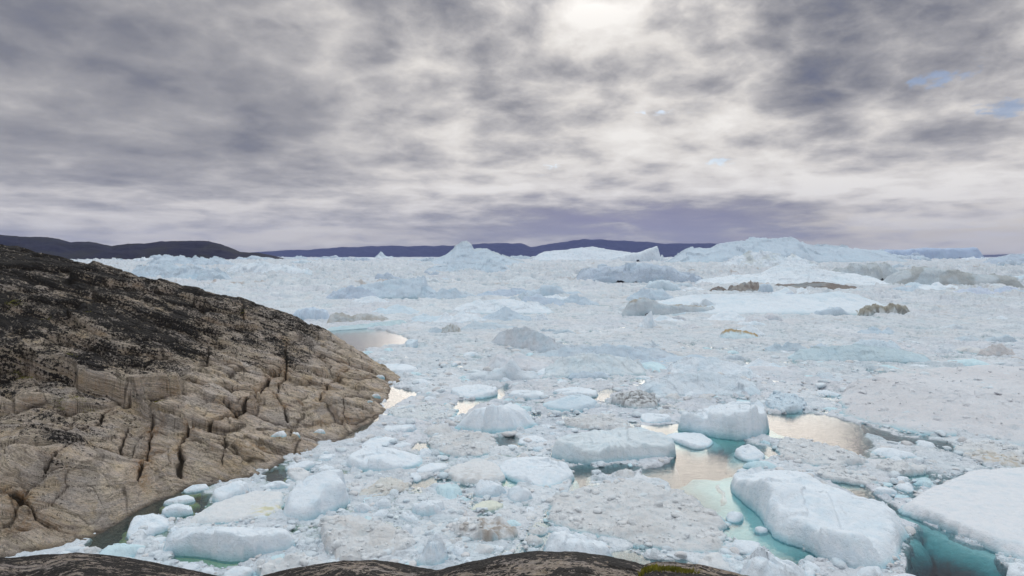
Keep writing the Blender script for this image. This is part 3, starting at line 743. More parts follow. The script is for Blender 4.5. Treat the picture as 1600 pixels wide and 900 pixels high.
    if flute:
        ang = th[None, :]; Z = Z+flute*sstep(.2, .6, rho)*sstep(1, .8, rho)*ridged(ang*14/6.28*1.0+0*rho, rho*.8+0*ang, 3, seed)
    Z = Z*rise-.10*rho**6
    c = np.empty(X.shape+(3,)); c[:] = col
    d = dirt*sstep(-.25, .45, fbm(sx_/size*3, sy_/size*3, 5, seed+20)+.3*fbm(sx_/.4, sy_/.4, 3, seed+21))
    c = c*(1-d[..., None])+np.array(dcol)*d[..., None]
    b = (.75*sstep(.42, .0, Z/max(h, .3)))[..., None]*sstep(.72, .97, rho)[..., None]     # wet blue foot of the ice
    c = c*(1-b)+np.array((.30,.62,.72))*b
    if stain is not None:
        sxx, syy, sr, sc_, sa = stain
        w = sa*sstep(sr, sr*.35, np.hypot(X-sxx, Y-syy)+.5*sr*fbm(X/1.5, Y/1.5, 4, seed+30)); w = w*np.clip(.5+1.3*fbm(X/.6, Y/.6, 3, seed+31), 0, 1)
        c = c*(1-w[..., None])+np.array(sc_)*w[..., None]
    V = np.stack([X, Y, Z], -1)
    # closing rings below the water
    last = V[-1].copy(); low = last*np.array([.93, .93, 0])+np.array([0, 0, -.5]); c0 = last*np.array([.3, .3, 0])+np.array([0, 0, -.8])
    V = np.concatenate([V, low[None], c0[None]]); c = np.concatenate([c, c[-1:], c[-1:]])
    return V, gridq(V.shape[0], V.shape[1], True), c, R, th
def shelf_mesh(R, th, out, seed, col, side=None):
    n = len(th); dk = min(1, max(.12, out/2.2)); o = out*(.35+.9*np.clip(.5+fbm(np.cos(th)*1.4+seed, np.sin(th)*1.4, 3, seed+50), 0, 1.6))
    if side is not None: o = o*(.35+1.3*sstep(-.4, .9, np.cos(th-side)))
    rings = [(-.5, -.14), (.0, -.16), (.3, -.30), (.6, -.55), (.85, -.95), (1.0, -1.6), (.8, -3.4)]
    V = []; C = []
    for k, (f, z) in enumerate(rings):
        r = np.maximum(R+np.where(f < 0, f*np.minimum(.5, R*.5), f*o), R*.25); w = 1+.04*fbm(np.cos(th)*4, np.sin(th)*4+k*.3, 3, seed+60)
        V.append(np.stack([r*w*np.cos(th), r*w*np.sin(th), (z*dk-.2*(1-dk) if k > 1 else z)+.10*dk*fbm(np.cos(th)*5+k, np.sin(th)*5, 3, seed+61)*(k > 1)], -1))
    V.append(V[-1]*np.array([.05,.05,1])+np.array([0,0,-.2]))
    V = np.array(V); return V, gridq(len(V), n, True)

NO_GO = []      # outlines of placed ice, for the loose floes
_seed = [11]
def floe(label, pts, h, kind='clean', peak=(), group=None, cat='ice floe', name='ice_floe', shelf=0.0, shelf_col=(.70,.86,.86), side=None, stain=None, mat=None, seed=None, **kw):
    pts = np.array(pts, float); y0, y1 = pts[:,1].min(), pts[:,1].max()
    if seed is None: _seed[0] += 1; seed = _seed[0]
    lift = h*.8*np.clip((y1-pts[:,1])/(y1-y0+1e-6)*1.4-.2, 0, 1)   # the far edge seen is the top, not the waterline
    W = np.array([on_plane(p[0], p[1], z) for p, z in zip(pts, lift)])
    h = h*1.3
    W = chaikin(W, 1); NO_GO.append(W)
    c = (W.min(0)+W.max(0))/2*.5+W.mean(0)*.5
    pk = []
    for q in peak:
        x, y = on_plane(q[0], q[1], h+q[2]); pk.append((x-c[0], y-c[1], q[2], q[3]))
    st = None
    if stain is not None:
        x, y = on_plane(stain[0], stain[1], h); st = (x-c[0], y-c[1])+tuple(stain[2:])
    V, Q, C, R, th = floe_mesh(W-c, h, kind, seed, pk, stain=st, **kw)
    m = mat or (ROUGH if kind == 'rough' else ICE)
    if shelf > 0:
        root = bpy.data.objects.new(name, None); sc.collection.objects.link(root); root.location = (c[0], c[1], 0)
        mk('ice_top', V, Q, m, col=C, parent=root)
        SV, SQ = shelf_mesh(R, th, shelf, seed, shelf_col, side)
        mk('underwater_foot', SV, SQ, ICE, col=np.broadcast_to(np.array(shelf_col), SV.shape), parent=root)
        o = root
    else:
        o = mk(name, V, Q, m, col=C); o.location = (c[0], c[1], 0)
    if kind == 'rough': surface_rubble(o, V, Q, C, seed, math.hypot(*c), dirt=kw.get('dirt', 0))
    tag(o, label, cat, group); return o

def surface_rubble(parent, V, Q, C, seed, dist, dirt=0):
    '''broken lumps frozen into the top of a rubble floe'''
    r = np.random.default_rng(seed); P = V[:-2].reshape(-1, 3); K = C[:-2].reshape(-1, 3)
    ext = np.ptp(P[:,0])*np.ptp(P[:,1])*.7; k = max(1, dist/62)
    n = int(min(1100 if k < 1.6 else 350, ext*4.5/k**1.6)); wn = np.clip(fbm(P[:,0]/2+seed, P[:,1]/2, 3, seed)+.15, 0.02, 1)
    rad = np.hypot(P[:,0], P[:,1]); wgt = rad*wn; wgt = wgt/wgt.sum(); idx = r.choice(len(P), n, p=wgt)
    sz = np.clip(.06*k*(r.pareto(1.6, n)+1), .05, .42*k**.5)
    base = P[idx]+r.normal(size=(n, 3))*[.08*k, .08*k, .0]
    VV = []; QQ = []; CC = []; off = 0
    for j, (B_, Fc) in enumerate(CHUNKS):
        s = np.arange(n) % 10 == j; m = s.sum()
        if not m: continue
        th = r.uniform(0, 6.28, m)[:, None]; e = r.uniform(.7, 1.4, m)[:, None]; z_ = sz[s][:, None]; fl = r.uniform(.4, .9, m)[:, None]
        px_ = B_[None, :, 0]*z_*e; py_ = B_[None, :, 1]*z_; q = base[s]
        VV.append(np.stack([q[:, 0:1]+np.cos(th)*px_-np.sin(th)*py_, q[:, 1:2]+np.sin(th)*px_+np.cos(th)*py_, q[:, 2:3]+B_[None, :, 2]*z_*fl+z_*.02], -1).reshape(-1, 3))
        QQ.append((Fc[None]+(np.arange(m)*len(B_))[:, None, None]+off).reshape(-1, 3)); off += m*len(B_)
        c = K[idx[s]]*.75+np.array([.80,.83,.86])*.25+r.normal(size=(m, 1))*.02; CC.append(np.repeat(np.clip(c, 0, .92), len(B_), 0))
    if VV: tag(mk('frozen_rubble', np.concatenate(VV), np.concatenate(QQ), ICE, col=np.concatenate(CC), parent=parent), kind='stuff')

PINK = (.77,.782,.80); WHITE = (.82,.875,.935); BLUE = (.69,.79,.87); CREAM = (.77,.76,.73)
YEL = (.70,.58,.26); OCH = (.50,.36,.18); BRN = (.34,.25,.18)
TURQ = (.66,.88,.88)
def build_floes():
    f = floe
    # foreground, left to right
    f('long blue-white ice ridge lying just above the left foreground rock, yellowish water in front', [(235,864),(262,852),(290,838),(330,829),(380,826),(440,824),(466,833),(462,848),(430,862),(390,877),(350,878),(320,870),(280,866)], 1.0, peak=[(330,832,.4,3),(440,830,.3,3)], shelf=1.5, shelf_col=(.78,.80,.55), side=-1.6)
    f('flat greyish-white floe with a yellow submerged right end, near the left rock shore', [(288,822),(310,802),(345,785),(380,770),(410,766),(440,766),(448,780),(438,800),(420,815),(380,818),(330,820)], .28, 'flat', shelf=.9, shelf_col=YEL, side=-.3, stain=(432,800,2.6,(.66,.62,.38),.8), col=PINK)
    f('tall smooth white ice block rising to a point, right of the yellow-ended flat floe', [(440,812),(442,795),(470,768),(495,745),(515,736),(530,745),(545,770),(549,782),(520,801),(480,817),(455,818)], 1.1, peak=[(514,738,1.3,3.6),(500,765,.5,4)], shelf=.9, shelf_col=YEL, side=2.6, edge=.8)
    f('rounded white floe nearest the boulder in the dark left inlet', [(196,837),(205,815),(235,806),(262,806),(268,818),(255,830),(225,843),(200,844)], .55, shelf=.5, shelf_col=YEL)
    f('thin white slab below the rounded floe in the left inlet', [(213,858),(235,838),(258,834),(262,842),(240,857),(225,860)], .25, shelf=.4, shelf_col=YEL)
    f('flat oval white floe under the rock wall in the left inlet', [(252,789),(262,780),(290,774),(308,778),(300,785),(270,790)], .28, shelf=.4, shelf_col=YEL)
    f('small white floe with a pointed top in the dark left inlet', [(250,802),(268,790),(286,788),(303,796),(300,803),(275,809),(255,808)], .3, peak=[(273,787,.7,1.0)], shelf=.5, shelf_col=YEL)
    f('lumpy white floe between the rock shore and the flat yellow-ended floe', [(330,781),(335,765),(355,752),(385,757),(392,763),(380,775),(355,786),(338,788)], .6, peak=[(362,756,.3,2)], shelf=.5, shelf_col=YEL)
    f('low blue-white floe behind the yellow-ended flat floe', [(405,758),(430,750),(455,754),(460,760),(430,766),(410,766)], .4, shelf=.3, shelf_col=YEL)
    f('small domed pinkish floe left of the pointed white block', [(448,742),(447,735),(470,733),(487,738),(485,750),(470,757),(452,751)], .5, col=PINK, shelf=.4, shelf_col=YEL)
    f('narrow white floe tight against the foot of the rock wall', [(283,766),(300,757),(320,757),(330,760),(310,768),(290,771)], .3, shelf=.3, shelf_col=YEL)
    f('small ragged white piece between two larger floes of the left inlet', [(263,829),(275,821),(283,828),(272,835),(265,834)], .25)
    f('white floe cut by the foreground rock, leftmost of the row along it', [(268,886),(290,880),(315,881),(312,891),(290,897),(272,893)], .25, shelf=.3, shelf_col=YEL)
    f('narrow white floe in the row along the foreground rock, second from the left', [(310,895),(330,885),(348,889),(337,899),(318,903)], .25)
    f('broad white floe along the foreground rock, below the long blue-white ridge', [(345,900),(365,885),(395,883),(399,895),(380,908),(352,910)], .35)
    f('low pinkish rubble floe right above the foreground rock, left of the big pinkish hummock', [(400,893),(430,872),(465,867),(490,875),(522,880),(522,893),(470,912),(410,912)], .5, 'rough', col=PINK)
    f('big pinkish-white hummocky floe above the middle foreground rock', [(497,838),(508,812),(545,803),(590,813),(640,830),(652,845),(642,868),(600,880),(545,890),(518,880)], .55, 'rough', col=PINK, dirt=.25, peak=[(512,812,.4,2.5),(560,830,.3,5)], shelf=.5, shelf_col=TURQ)
    f('steep white wedge of ice standing against the foreground rock', [(647,882),(655,865),(672,848),(690,842),(703,852),(701,870),(690,886),(665,891)], 1.1, peak=[(685,846,1.0,1.8)], edge=1.0)
    f('white angular ice block in the middle of the brash, above the ice stone cluster', [(642,795),(660,785),(690,783),(699,795),(690,807),(665,812),(648,805)], .6, peak=[(660,788,.4,1.6)], shelf=.7, shelf_col=TURQ)
    f('dirty cream rubble floe right of the pointed white block', [(553,777),(590,750),(625,742),(647,755),(632,770),(595,781),(570,780)], .28, 'rough', col=CREAM, dirt=.35)
    f('small white lump just below the cream rubble floe, left one', [(550,799),(568,788),(584,795),(576,804),(556,804)], .5)
    f('small white lump just below the cream rubble floe, right one', [(582,790),(600,781),(614,788),(608,797),(588,797)], .55)
    f('low rounded white floe left of the small faceted block', [(622,806),(640,802),(657,809),(653,818),(632,818)], .4)
    f('small sharp faceted white block at the right edge of the pinkish hummock', [(623,834),(636,821),(647,832),(641,843),(629,844)], .55, peak=[(636,822,.3,.8)])
    f('hummocky floe with a brown silt crown, above the middle foreground rock', [(700,824),(725,809),(760,806),(795,815),(813,830),(803,846),(752,850),(715,842)], .6, 'rough', col=PINK, stain=(775,820,2.6,BRN,.75), shelf=1.0, shelf_col=TURQ)
    f('round white dome of ice above the brown-crowned floe', [(738,770),(747,757),(775,755),(797,762),(791,776),(760,781),(744,779)], .8, shelf=.6, shelf_col=(.80,.86,.66))
    f('bluish white lump left of the giant pinkish floe', [(790,774),(800,762),(820,766),(836,775),(826,786),(805,789),(793,783)], .7, peak=[(804,764,.3,1.5)])
    f('thin yellowish floe between the white dome and the brown-crowned floe', [(730,800),(745,783),(775,781),(792,795),(770,801)], .3, col=(.80,.82,.72), shelf=.4, shelf_col=YEL)
    for q, p in zip(('uppermost left', 'uppermost right', 'right', 'left', 'middle'), ([(661,821),(674,815),(681,824),(668,828)], [(678,823),(690,816),(698,824),(685,830)], [(691,837),(700,831),(707,838),(699,845)], [(649,833),(661,829),(667,838),(655,843)], [(671,838),(685,833),(691,840),(678,844)])):
        f('ice stone, %s of the cluster above the steep wedge' % q, p, .22, group='cluster of rounded ice stones', col=(.78,.80,.82))
    f('small white floe right of the steep wedge, touching the foreground rock', [(703,868),(718,851),(730,862),(724,876)], .4)
    f('flat pinkish floe right of the steep wedge, touching the foreground rock', [(728,868),(750,851),(778,860),(764,870)], .4, col=PINK)
    f('long smooth white floe behind the highest hump of the foreground rock', [(845,864),(850,843),(865,833),(895,840),(935,850),(960,862),(957,876),(930,886),(870,880)], .8, peak=[(866,834,.5,3)], edge=.7, shelf=.8, shelf_col=(.80,.84,.66))
    f('giant rough pinkish-white rubble floe in the middle foreground', [(850,792),(870,765),(930,752),(1000,745),(1060,765),(1110,790),(1137,815),(1137,852),(1110,868),(1040,864),(960,847),(900,832),(860,817)], .50, 'rough', col=PINK, dirt=.25, dcol=(.64,.58,.54), peak=[(1030,800,.4,3.5),(925,800,.2,2)], shelf=.9, shelf_col=TURQ)
    f('small lump in the dark gap between the giant rubble floe and the large ridged slab', [(1132,806),(1145,797),(1160,800),(1164,809),(1150,818),(1137,815)], .4)
    f('tiny lump beside the ridged slab on its left, in turquoise water', [(1176,827),(1190,821),(1201,826),(1199,833),(1186,834)], .25)
    f('white floe with ragged lower edge, in turquoise water left of the ridged slab', [(1140,847),(1160,838),(1185,845),(1193,858),(1170,870),(1150,864)], .4, shelf=.4, shelf_col=TURQ)
    f('pinkish dome of ice above the small dark hump of the foreground rock', [(1082,888),(1105,868),(1125,865),(1146,884),(1142,900),(1108,902)], .5, col=PINK)
    f('steep white berg bit with a blue crack, cut by the lower edge of the picture', [(1150,890),(1162,870),(1180,862),(1205,871),(1242,886),(1275,908),(1240,930),(1160,925)], .9, peak=[(1180,865,.6,2)], edge=1.2, shelf=1.0, shelf_col=TURQ)
    f('largest ice slab in the foreground, ridged and white with a turquoise foot', [(1135,747),(1175,732),(1230,735),(1300,757),(1350,780),(1392,808),(1427,830),(1405,850),(1408,880),(1390,893),(1340,895),(1290,882),(1260,857),(1222,842),(1208,832),(1195,815),(1188,795),(1162,770)], 1.15, peak=[(1195,748,1.0,3.6),(1240,800,.8,2.8),(1225,775,.6,3),(1290,832,.7,3.2),(1350,850,.6,3),(1300,780,.5,4)], shelf=3.2, shelf_col=TURQ, side=2.9, edge=.9, planes=0, tilt=(.0,-.1))
    f('huge flat rippled ice slab at the right edge of the foreground', [(1402,792),(1440,766),(1500,737),(1610,730),(1760,738),(1790,905),(1640,892),(1600,878),(1560,862),(1500,840),(1440,812)], .7, 'flat', shelf=1.6, shelf_col=TURQ, side=-2.2, col=(.80,.82,.86))
    f('white lump at the very bottom right corner', [(1568,893),(1590,880),(1640,878),(1650,918),(1580,915)], .7)
    f('small white block at the bottom edge under the ridged slab', [(1328,897),(1350,885),(1372,890),(1388,908),(1340,914)], .5)
    f('low white piece at the bottom edge, right of the small block under the ridged slab', [(1388,905),(1400,894),(1430,894),(1443,907),(1420,916),(1395,913)], .35)
    # middle right
    f('thick white ice block with an overhanging flat top and deep green water at its foot', [(1056,664),(1065,652),(1110,640),(1172,632),(1190,645),(1204,662),(1196,680),(1160,689),(1120,684),(1085,673)], 1.9, edge=.45, planes=0, tilt=(.03,-.22), shelf=1.8, shelf_col=(.50,.80,.74), side=-1.2)
    f('oval white floe floating below the thick overhanging block', [(1034,678),(1060,671),(1095,674),(1119,688),(1105,701),(1085,703),(1060,692)], .35, shelf=.8, shelf_col=TURQ)
    f('round snowy lump below the thick overhanging block, on a pale foot', [(1145,707),(1160,695),(1175,692),(1196,705),(1196,719),(1175,723),(1155,718)], .6, shelf=1.1, shelf_col=TURQ)
    f('little white floe with a bumpy back beside the thick overhanging block, left', [(998,652),(1010,640),(1040,645),(1054,657),(1030,663),(1005,662)], .5)
    f('rough grey-white hummock between the right pool and the ridged slab', [(1207,692),(1230,680),(1270,690),(1310,700),(1340,715),(1362,728),(1300,732),(1260,729),(1230,719),(1215,706)], .55, 'rough', col=PINK)
    f('pinkish rubble floe at the top end of the dark channel', [(1268,738),(1300,725),(1340,735),(1377,749),(1365,761),(1330,757),(1290,750)], .4, 'rough', col=PINK, shelf=.4, shelf_col=TURQ)
    f('smooth white lump at the right bank of the dark channel', [(1363,768),(1378,760),(1400,763),(1405,773),(1385,777),(1370,775)], .4)
    f('pinkish hummock with turquoise water at its foot, above the huge rippled slab', [(1363,729),(1400,718),(1440,729),(1452,741),(1410,745),(1380,740)], .55, 'rough', col=PINK, shelf=.6, shelf_col=TURQ)
    f('grey-white hummock at the upper left of the right pool', [(1195,627),(1215,612),(1250,622),(1264,639),(1240,647),(1215,645),(1198,637)], .8, 'rough', col=BLUE, shelf=.7, shelf_col=TURQ)
    f('vast pinkish-grey rubble pan filling the right edge of the middle distance', [(1303,642),(1320,602),(1380,578),(1500,570),(1700,575),(1760,705),(1600,700),(1560,693),(1480,686),(1400,676),(1340,656)], .8, 'rough', col=(.75,.755,.79), dirt=.22, dcol=(.62,.57,.57), peak=[(1400,600,.6,14),(1550,610,.5,14)])
    f('ochre-stained rubble floe between the vast pan and the huge rippled slab', [(1487,692),(1520,687),(1600,700),(1680,712),(1680,738),(1600,737),(1530,724),(1500,710)], .5, 'rough', col=PINK, stain=(1555,712,3.5,OCH,.5))
    # middle left and centre
    f('tall faceted white berg bit with a shaded front, in the centre of the picture', [(702,664),(745,650),(810,640),(830,648),(846,656),(835,663),(800,676),(750,678),(715,671)], 1.4, peak=[(808,636,1.3,6.5),(770,640,.7,6)], edge=1.5, planes=3, shelf=.8, shelf_col=TURQ, side=-1.0)
    f('pinkish rubble floe with a dark hole, below the central faceted berg bit', [(663,692),(690,674),(770,674),(780,701),(760,713),(710,718),(680,706)], .5, 'rough', col=PINK, dirt=.2)
    f('long smooth blue-white floe right of the shore rocks', [(533,727),(560,705),(610,699),(655,703),(667,715),(650,731),(610,740),(560,737)], .9, shelf=.9, shelf_col=TURQ, side=-.9)
    f('narrow pointed white floe touching the long smooth one', [(648,737),(665,725),(700,723),(704,730),(680,741),(655,743)], .35)
    f('tiny white floe under the narrow pointed one', [(637,743),(650,738),(661,748),(650,755)], .25)
    f('low cream-grey floe with a smooth grey patch, left of the broad white one', [(695,742),(720,722),(760,716),(782,731),(792,751),(760,760),(710,757)], .4, 'flat', col=PINK, shelf=.6, shelf_col=(.74,.80,.60), stain=(735,745,3,(.55,.54,.54),.6))
    f('broad smooth white floe in the centre with a green-water notch at its left', [(771,724),(800,712),(850,712),(890,734),(901,746),(880,758),(850,768),(810,754),(785,740)], .8, shelf=1.0, shelf_col=TURQ, side=2.8)
    f('long fluted grey-white wing of ice beside the bright pool', [(855,707),(875,692),(920,680),(970,678),(1030,684),(1063,706),(1040,718),(980,720),(920,728),(880,720)], 1.2, flute=.3, col=(.76,.82,.86), peak=[(930,680,.4,6)])
    f('bluish ice hump with a turquoise left end, behind the central berg bit', [(841,631),(860,620),(890,621),(935,632),(937,640),(900,646),(860,642)], 1.0, col=BLUE, shelf=.9, shelf_col=(.45,.78,.82))
    f('dark-speckled dirty ice hump right of the bluish hump', [(952,628),(970,614),(1000,611),(1030,626),(1027,642),(990,642),(965,634)], 1.0, 'rough', col=(.72,.74,.76), stain=(990,618,5,(.16,.15,.15),.8), shelf=.6, shelf_col=TURQ)
    f('pinkish-grey rubble floe behind the fluted wing', [(874,658),(900,648),(950,646),(986,661),(992,676),(940,675),(890,670)], .55, 'rough', col=PINK, dirt=.25)
    f('flat oval white floe left of the fluted wing', [(807,689),(830,680),(855,682),(860,691),(830,696),(810,695)], .3)
    f('tiny oval floe in open water, left of the flat oval one', [(789,699),(805,693),(814,700),(800,705)], .25)
    f('tiny oval floe just under the flat oval one', [(829,701),(845,697),(851,702),(838,707)], .25, col=BLUE)
    f('rounded floe with a turquoise rim at the left of the bright forked lead', [(699,614),(720,604),(760,603),(783,612),(760,623),(725,624)], .7, shelf=.6, shelf_col=TURQ)
    f('rounded grey-white floe at the right of the bright forked lead', [(791,614),(820,605),(850,613),(852,624),(825,626),(800,622)], .6)
    f('low white floe behind the bluish ice hump', [(858,611),(900,604),(937,613),(932,622),(880,620)], .5)
    f('pale blue floe by the narrow channel along the rocks', [(588,670),(610,660),(650,665),(652,673),(620,679),(598,674)], .45)
    f('white floe on the shore side of the long smooth one', [(553,702),(590,682),(610,677),(624,690),(600,702),(565,707)], .4)
    f('flat oval floe between the shore channel and the pinkish rubble floe', [(607,699),(640,691),(647,697),(620,702)], .28)
    f('white floe tucked under the shore rocks, left one of three', [(443,733),(465,720),(490,720),(494,728),(470,736),(450,736)], .35)
    f('small floe tucked under the shore rocks, upper one of three', [(494,721),(505,708),(520,706),(527,715),(510,723)], .3)
    f('small floe tucked under the shore rocks, right one of three', [(494,735),(515,727),(527,735),(505,742)], .35)
    f('low grey rubble pan beside the end of the rock point', [(600,642),(625,631),(700,630),(722,646),(680,660),(620,654)], .25, 'rough', col=(.76,.79,.81))
    f('bluish white floe off the tip of the rock point', [(573,577),(600,566),(640,570),(657,580),(625,588),(590,585)], .8, col=WHITE, shelf=.4, shelf_col=TURQ)
    f('turquoise-footed blue lump beside the back lagoon', [(631,540),(640,528),(652,531),(655,541),(642,547)], 1.1, col=BLUE, shelf=.5, shelf_col=(.45,.78,.80))
    # little pieces stranded on the rocks
    for (x, y, s, lb) in ((438,698,.5,'white ice scraps stranded on the shore ledge in a short row'),(462,692,.3,'single white ice scrap stranded at the right end of the shore ledge'),(586,622,.38,'white ice lump stranded high on the rock point'),(578,632,.22,'tiny ice crumb stranded on the rock point'),(592,590,.45,'white ice lump resting at the tip of the rock point'),(500,682,.4,'white ice lump in the notch of the shore rocks')):
        X0, Y0 = on_base(x, y); z0 = head_z(X0, Y0)
        P = [(s*1.6*math.cos(t)*(1+.3*math.sin(3*t+x)), s*.8*math.sin(t)) for t in np.linspace(0, 2*math.pi, 12, endpoint=False)]
        V, Q, C, R, th = floe_mesh(P, s*.8, 'clean', int(x), col=(.85,.88,.92), edge=s*.5, res=.08)
        o = mk('ice_lump', V, Q, ICE, col=C); o.location = (X0, Y0, max(z0, -.0)+.05); tag(o, lb, 'ice lump')
build_floes()

# ------------------------------------------------------------------ bergs and ridges farther out
def berg(label, prof, base, depth=.5, crest=.45, front=.8, rough=.13, col=(.70,.80,.87), dirt=None, name='iceberg', cat='iceberg', lean=0, facets=.12, cap=None, nx=None, seed=None, group=None):
    """prof: skyline as seen; base: (x0, y0, x1, y1) waterline in front. front<1 rounded, >1 steep face"""
    if seed is None: _seed[0] += 1; seed = _seed[0]
    facets *= 1.6; rough *= 1.45
    prof = np.array(prof, float); xa, xb = prof[0,0], prof[-1,0]
    if len(base) == 1: base = (xa, base[0], xb, base[0])
    n = nx or int(np.clip((xb-xa)*1.0, 40, 260)); m = int(np.clip(n*.45, 24, 90))
    px = np.linspace(xa, xb, n); top = np.interp(px, prof[:,0], prof[:,1]); tj = np.clip(np.minimum(px-xa, xb-px)/8, 0, 1); top = top+tj*(.9*fbm(px/9, px*0, 3, seed+91)+.45*fbm(px/2.5, px*0, 2, seed+92))*(.5 if facets < .1 else 1)*min(1, (xb-xa)/60); yb = np.interp(px, [base[0], base[2]], [base[1], base[3]])
    xm, ym = on_plane((xa+xb)/2, (base[1]+base[3])/2); width = (xb-xa)/F*ym
    D0 = H/((yb-400)/F)                             # waterline distance along the front
    dep = depth*width
    Dc = D0+dep*crest
    hz = H+(400-top)/F*Dc; hz = np.maximum(hz, .15)
    v = np.linspace(0, 1, m)[:, None]
    Y = D0+dep*v; X = (px-800)/F*(D0*.5+Dc*.5)[None, :]+0*v
    X = (px-800)/F*Dc+0*v
    u = np.linspace(0, 1, n)[None, :]
    scale = width
    wv = v+.05*fbm(X/scale*6, Y/scale*3, 3, seed)
    up = np.clip(wv/crest, 0, 1); dn = np.clip((1-wv)/(1-crest), 0, 1)
    if front >= 1: S1 = 1-(1-up)**(1+3*front)
    else: S1 = up**(.55+.9*(1-front))*(1-.25*(1-up)*front)
    S = np.where(wv < crest, S1, sstep(0, 1, dn)**.7)
    endf = np.clip(np.minimum(u, 1-u)*14, 0, 1)**.6
    Hh = hz[None, :]
    q = fbm(X/scale*7, Y/scale*7, 5, seed+1)
    F1, F2, r1, r2, r3, ox, oy = voro(X/scale*6+.4*q, Y/scale*6, seed+2)
    G1_, G2_, g1, g2, g3, hx, hy = voro(X/scale*17+.3*q, Y/scale*17, seed+3)
    mx = np.median(hz)
    fade = np.where(wv < crest, 1-.75*up**3, 1.0)
    Z = Hh*S+mx*(rough*q+facets*((r1-.5)*ox+(r2-.5)*oy)*2+facets*.35*(r3-.5)+facets*.30*((g1-.5)*2+(g2-.5)*hx*3+(g3-.5)*hy*3)+.35*rough*ridged(X/scale*22, Y/scale*5, 4, seed+5))*np.clip(S*2.2, 0, 1)*fade
    Z = Z*(.05+.95*endf)-.35*(1-endf)-np.where((v == 0) | (v == 1), 1.0, 0)
    Yd = Y+dep*.05*fbm(X/scale*5, Y/scale*2+Z/max(mx, 1), 4, seed+6)
    c = np.empty(X.shape+(3,)); c[:] = col
    blu = sstep(.0, .5, fbm(X/scale*4, Y/scale*4+Z/mx, 4, seed+8)); c = c*(1-.25*blu[..., None])+np.array((.58,.74,.84))*.25*blu[..., None]
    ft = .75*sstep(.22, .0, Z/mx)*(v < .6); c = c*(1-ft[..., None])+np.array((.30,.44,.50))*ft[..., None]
    if dirt is not None:
        dc, amt, thr = dirt
        w = amt*sstep(thr-.25, thr+.25, fbm(X/scale*8, Y/scale*3+Z/mx*.7, 5, seed+9)+.0)
        c = c*(1-w[..., None])+np.array(dc)*w[..., None]
    if cap is not None:
        dc, amt, hh = cap
        w = amt*sstep(hh, hh+.25, (Z/np.maximum(Hh, .2))+.25*fbm(X/scale*10, Y/scale*10, 4, seed+10)); c = c*(1-w[..., None])+np.array(dc)*w[..., None]
    cx, cy = float(X.mean()), float(Y.mean())
    V = np.stack([X-cx, Yd-cy, Z], -1)
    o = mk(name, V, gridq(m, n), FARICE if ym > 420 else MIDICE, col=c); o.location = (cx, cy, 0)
    tag(o, label, cat, group); return o

ORD = ['leftmost', 'second from the left', 'third from the left', 'fourth from the left', 'fifth from the left', 'sixth from the left', 'seventh from the left', 'eighth from the left', 'ninth from the left', 'tenth from the left', 'eleventh from the left', 'twelfth from the left', 'thirteenth from the left', 'fourteenth from the left']
NUM = ['', 'one', 'two', 'three', 'four', 'five', 'six', 'seven', 'eight', 'nine', 'ten', 'eleven', 'twelve']
def label_by_place(items, refs):
    # items: (object, picture x, picture y, singular, plural); each is told apart by the landmark it lies beside
    S = {}
    for o, x, y, sg, pu in items:
        best = min(refs, key=lambda q: math.hypot((x-q[0])/1.0, (y-q[1])*2.2))
        dx, dy = x-best[0], (y-best[1])*2.2
        d = ('right of' if dx > 0 else 'left of') if abs(dx) > abs(dy) else ('in front of' if dy > 0 else 'behind')
        S.setdefault((sg, d, best[2], pu), []).append((x, o))
    for (sg, d, ref, pu), L in S.items():
        L.sort(key=lambda t: t[0])
        for i, (x, o) in enumerate(L):
            if len(L) == 1: o['label'] = sg+' '+d+' '+ref
            else:
                w = ORD[min(i, len(ORD)-1)] if i < len(L)-1 else 'rightmost'
                o['label'] = (w.replace(' from the left', ' '+sg+' from the left') if ' ' in w else w+' '+sg)+' '+d+' '+ref
FLOE_REFS = [(350,850,'the long blue-white ridge'),(370,795,'the yellow-ended flat floe'),(500,780,'the pointed white block'),(570,845,'the big pinkish hummock'),(677,865,'the steep white wedge'),(670,797,'the angular white block'),(600,762,'the cream rubble floe'),(755,828,'the brown-crowned floe'),(768,769,'the round white dome'),(903,855,'the long smooth bottom floe'),(990,805,'the giant pinkish floe'),(1290,815,'the big ridged slab'),(1520,800,'the huge rippled slab'),(1130,655,'the thick overhanging block'),(1080,687,'the oval white floe'),(1280,705,'the rough grey-white hummock'),(1408,731,'the turquoise-footed hummock'),(1230,630,'the hummock above the right pool'),(1450,630,'the vast rubble pan'),(775,655,'the central faceted berg'),(720,695,'the holed pinkish floe'),(605,718,'the long smooth blue-white floe'),(740,740,'the cream-grey floe'),(840,740,'the broad white central floe'),(960,702,'the fluted wing of ice'),(890,631,'the turquoise-ended hump'),(990,625,'the dark-speckled hump'),(930,662,'the pinkish-grey rubble floe'),(740,612,'the turquoise-rimmed rounded floe'),(822,614,'the bright forked lead'),(650,642,'the grey rubble pan'),(620,576,'the rock point'),(643,536,'the back lagoon'),(930,575,'the broad low white mound'),(1095,605,'the broad snow mound'),(1350,555,'the layered blue-grey ridge'),(1550,710,'the ochre-stained floe'),(1370,690,'the grey slushy lead'),(700,570,'the lagoon-side brash'),(1200,570,'the sloping white mound'),(820,540,'the diagonal grey bank'),(470,740,'the shore rocks'),(1180,885,'the blue-cracked berg bit')]
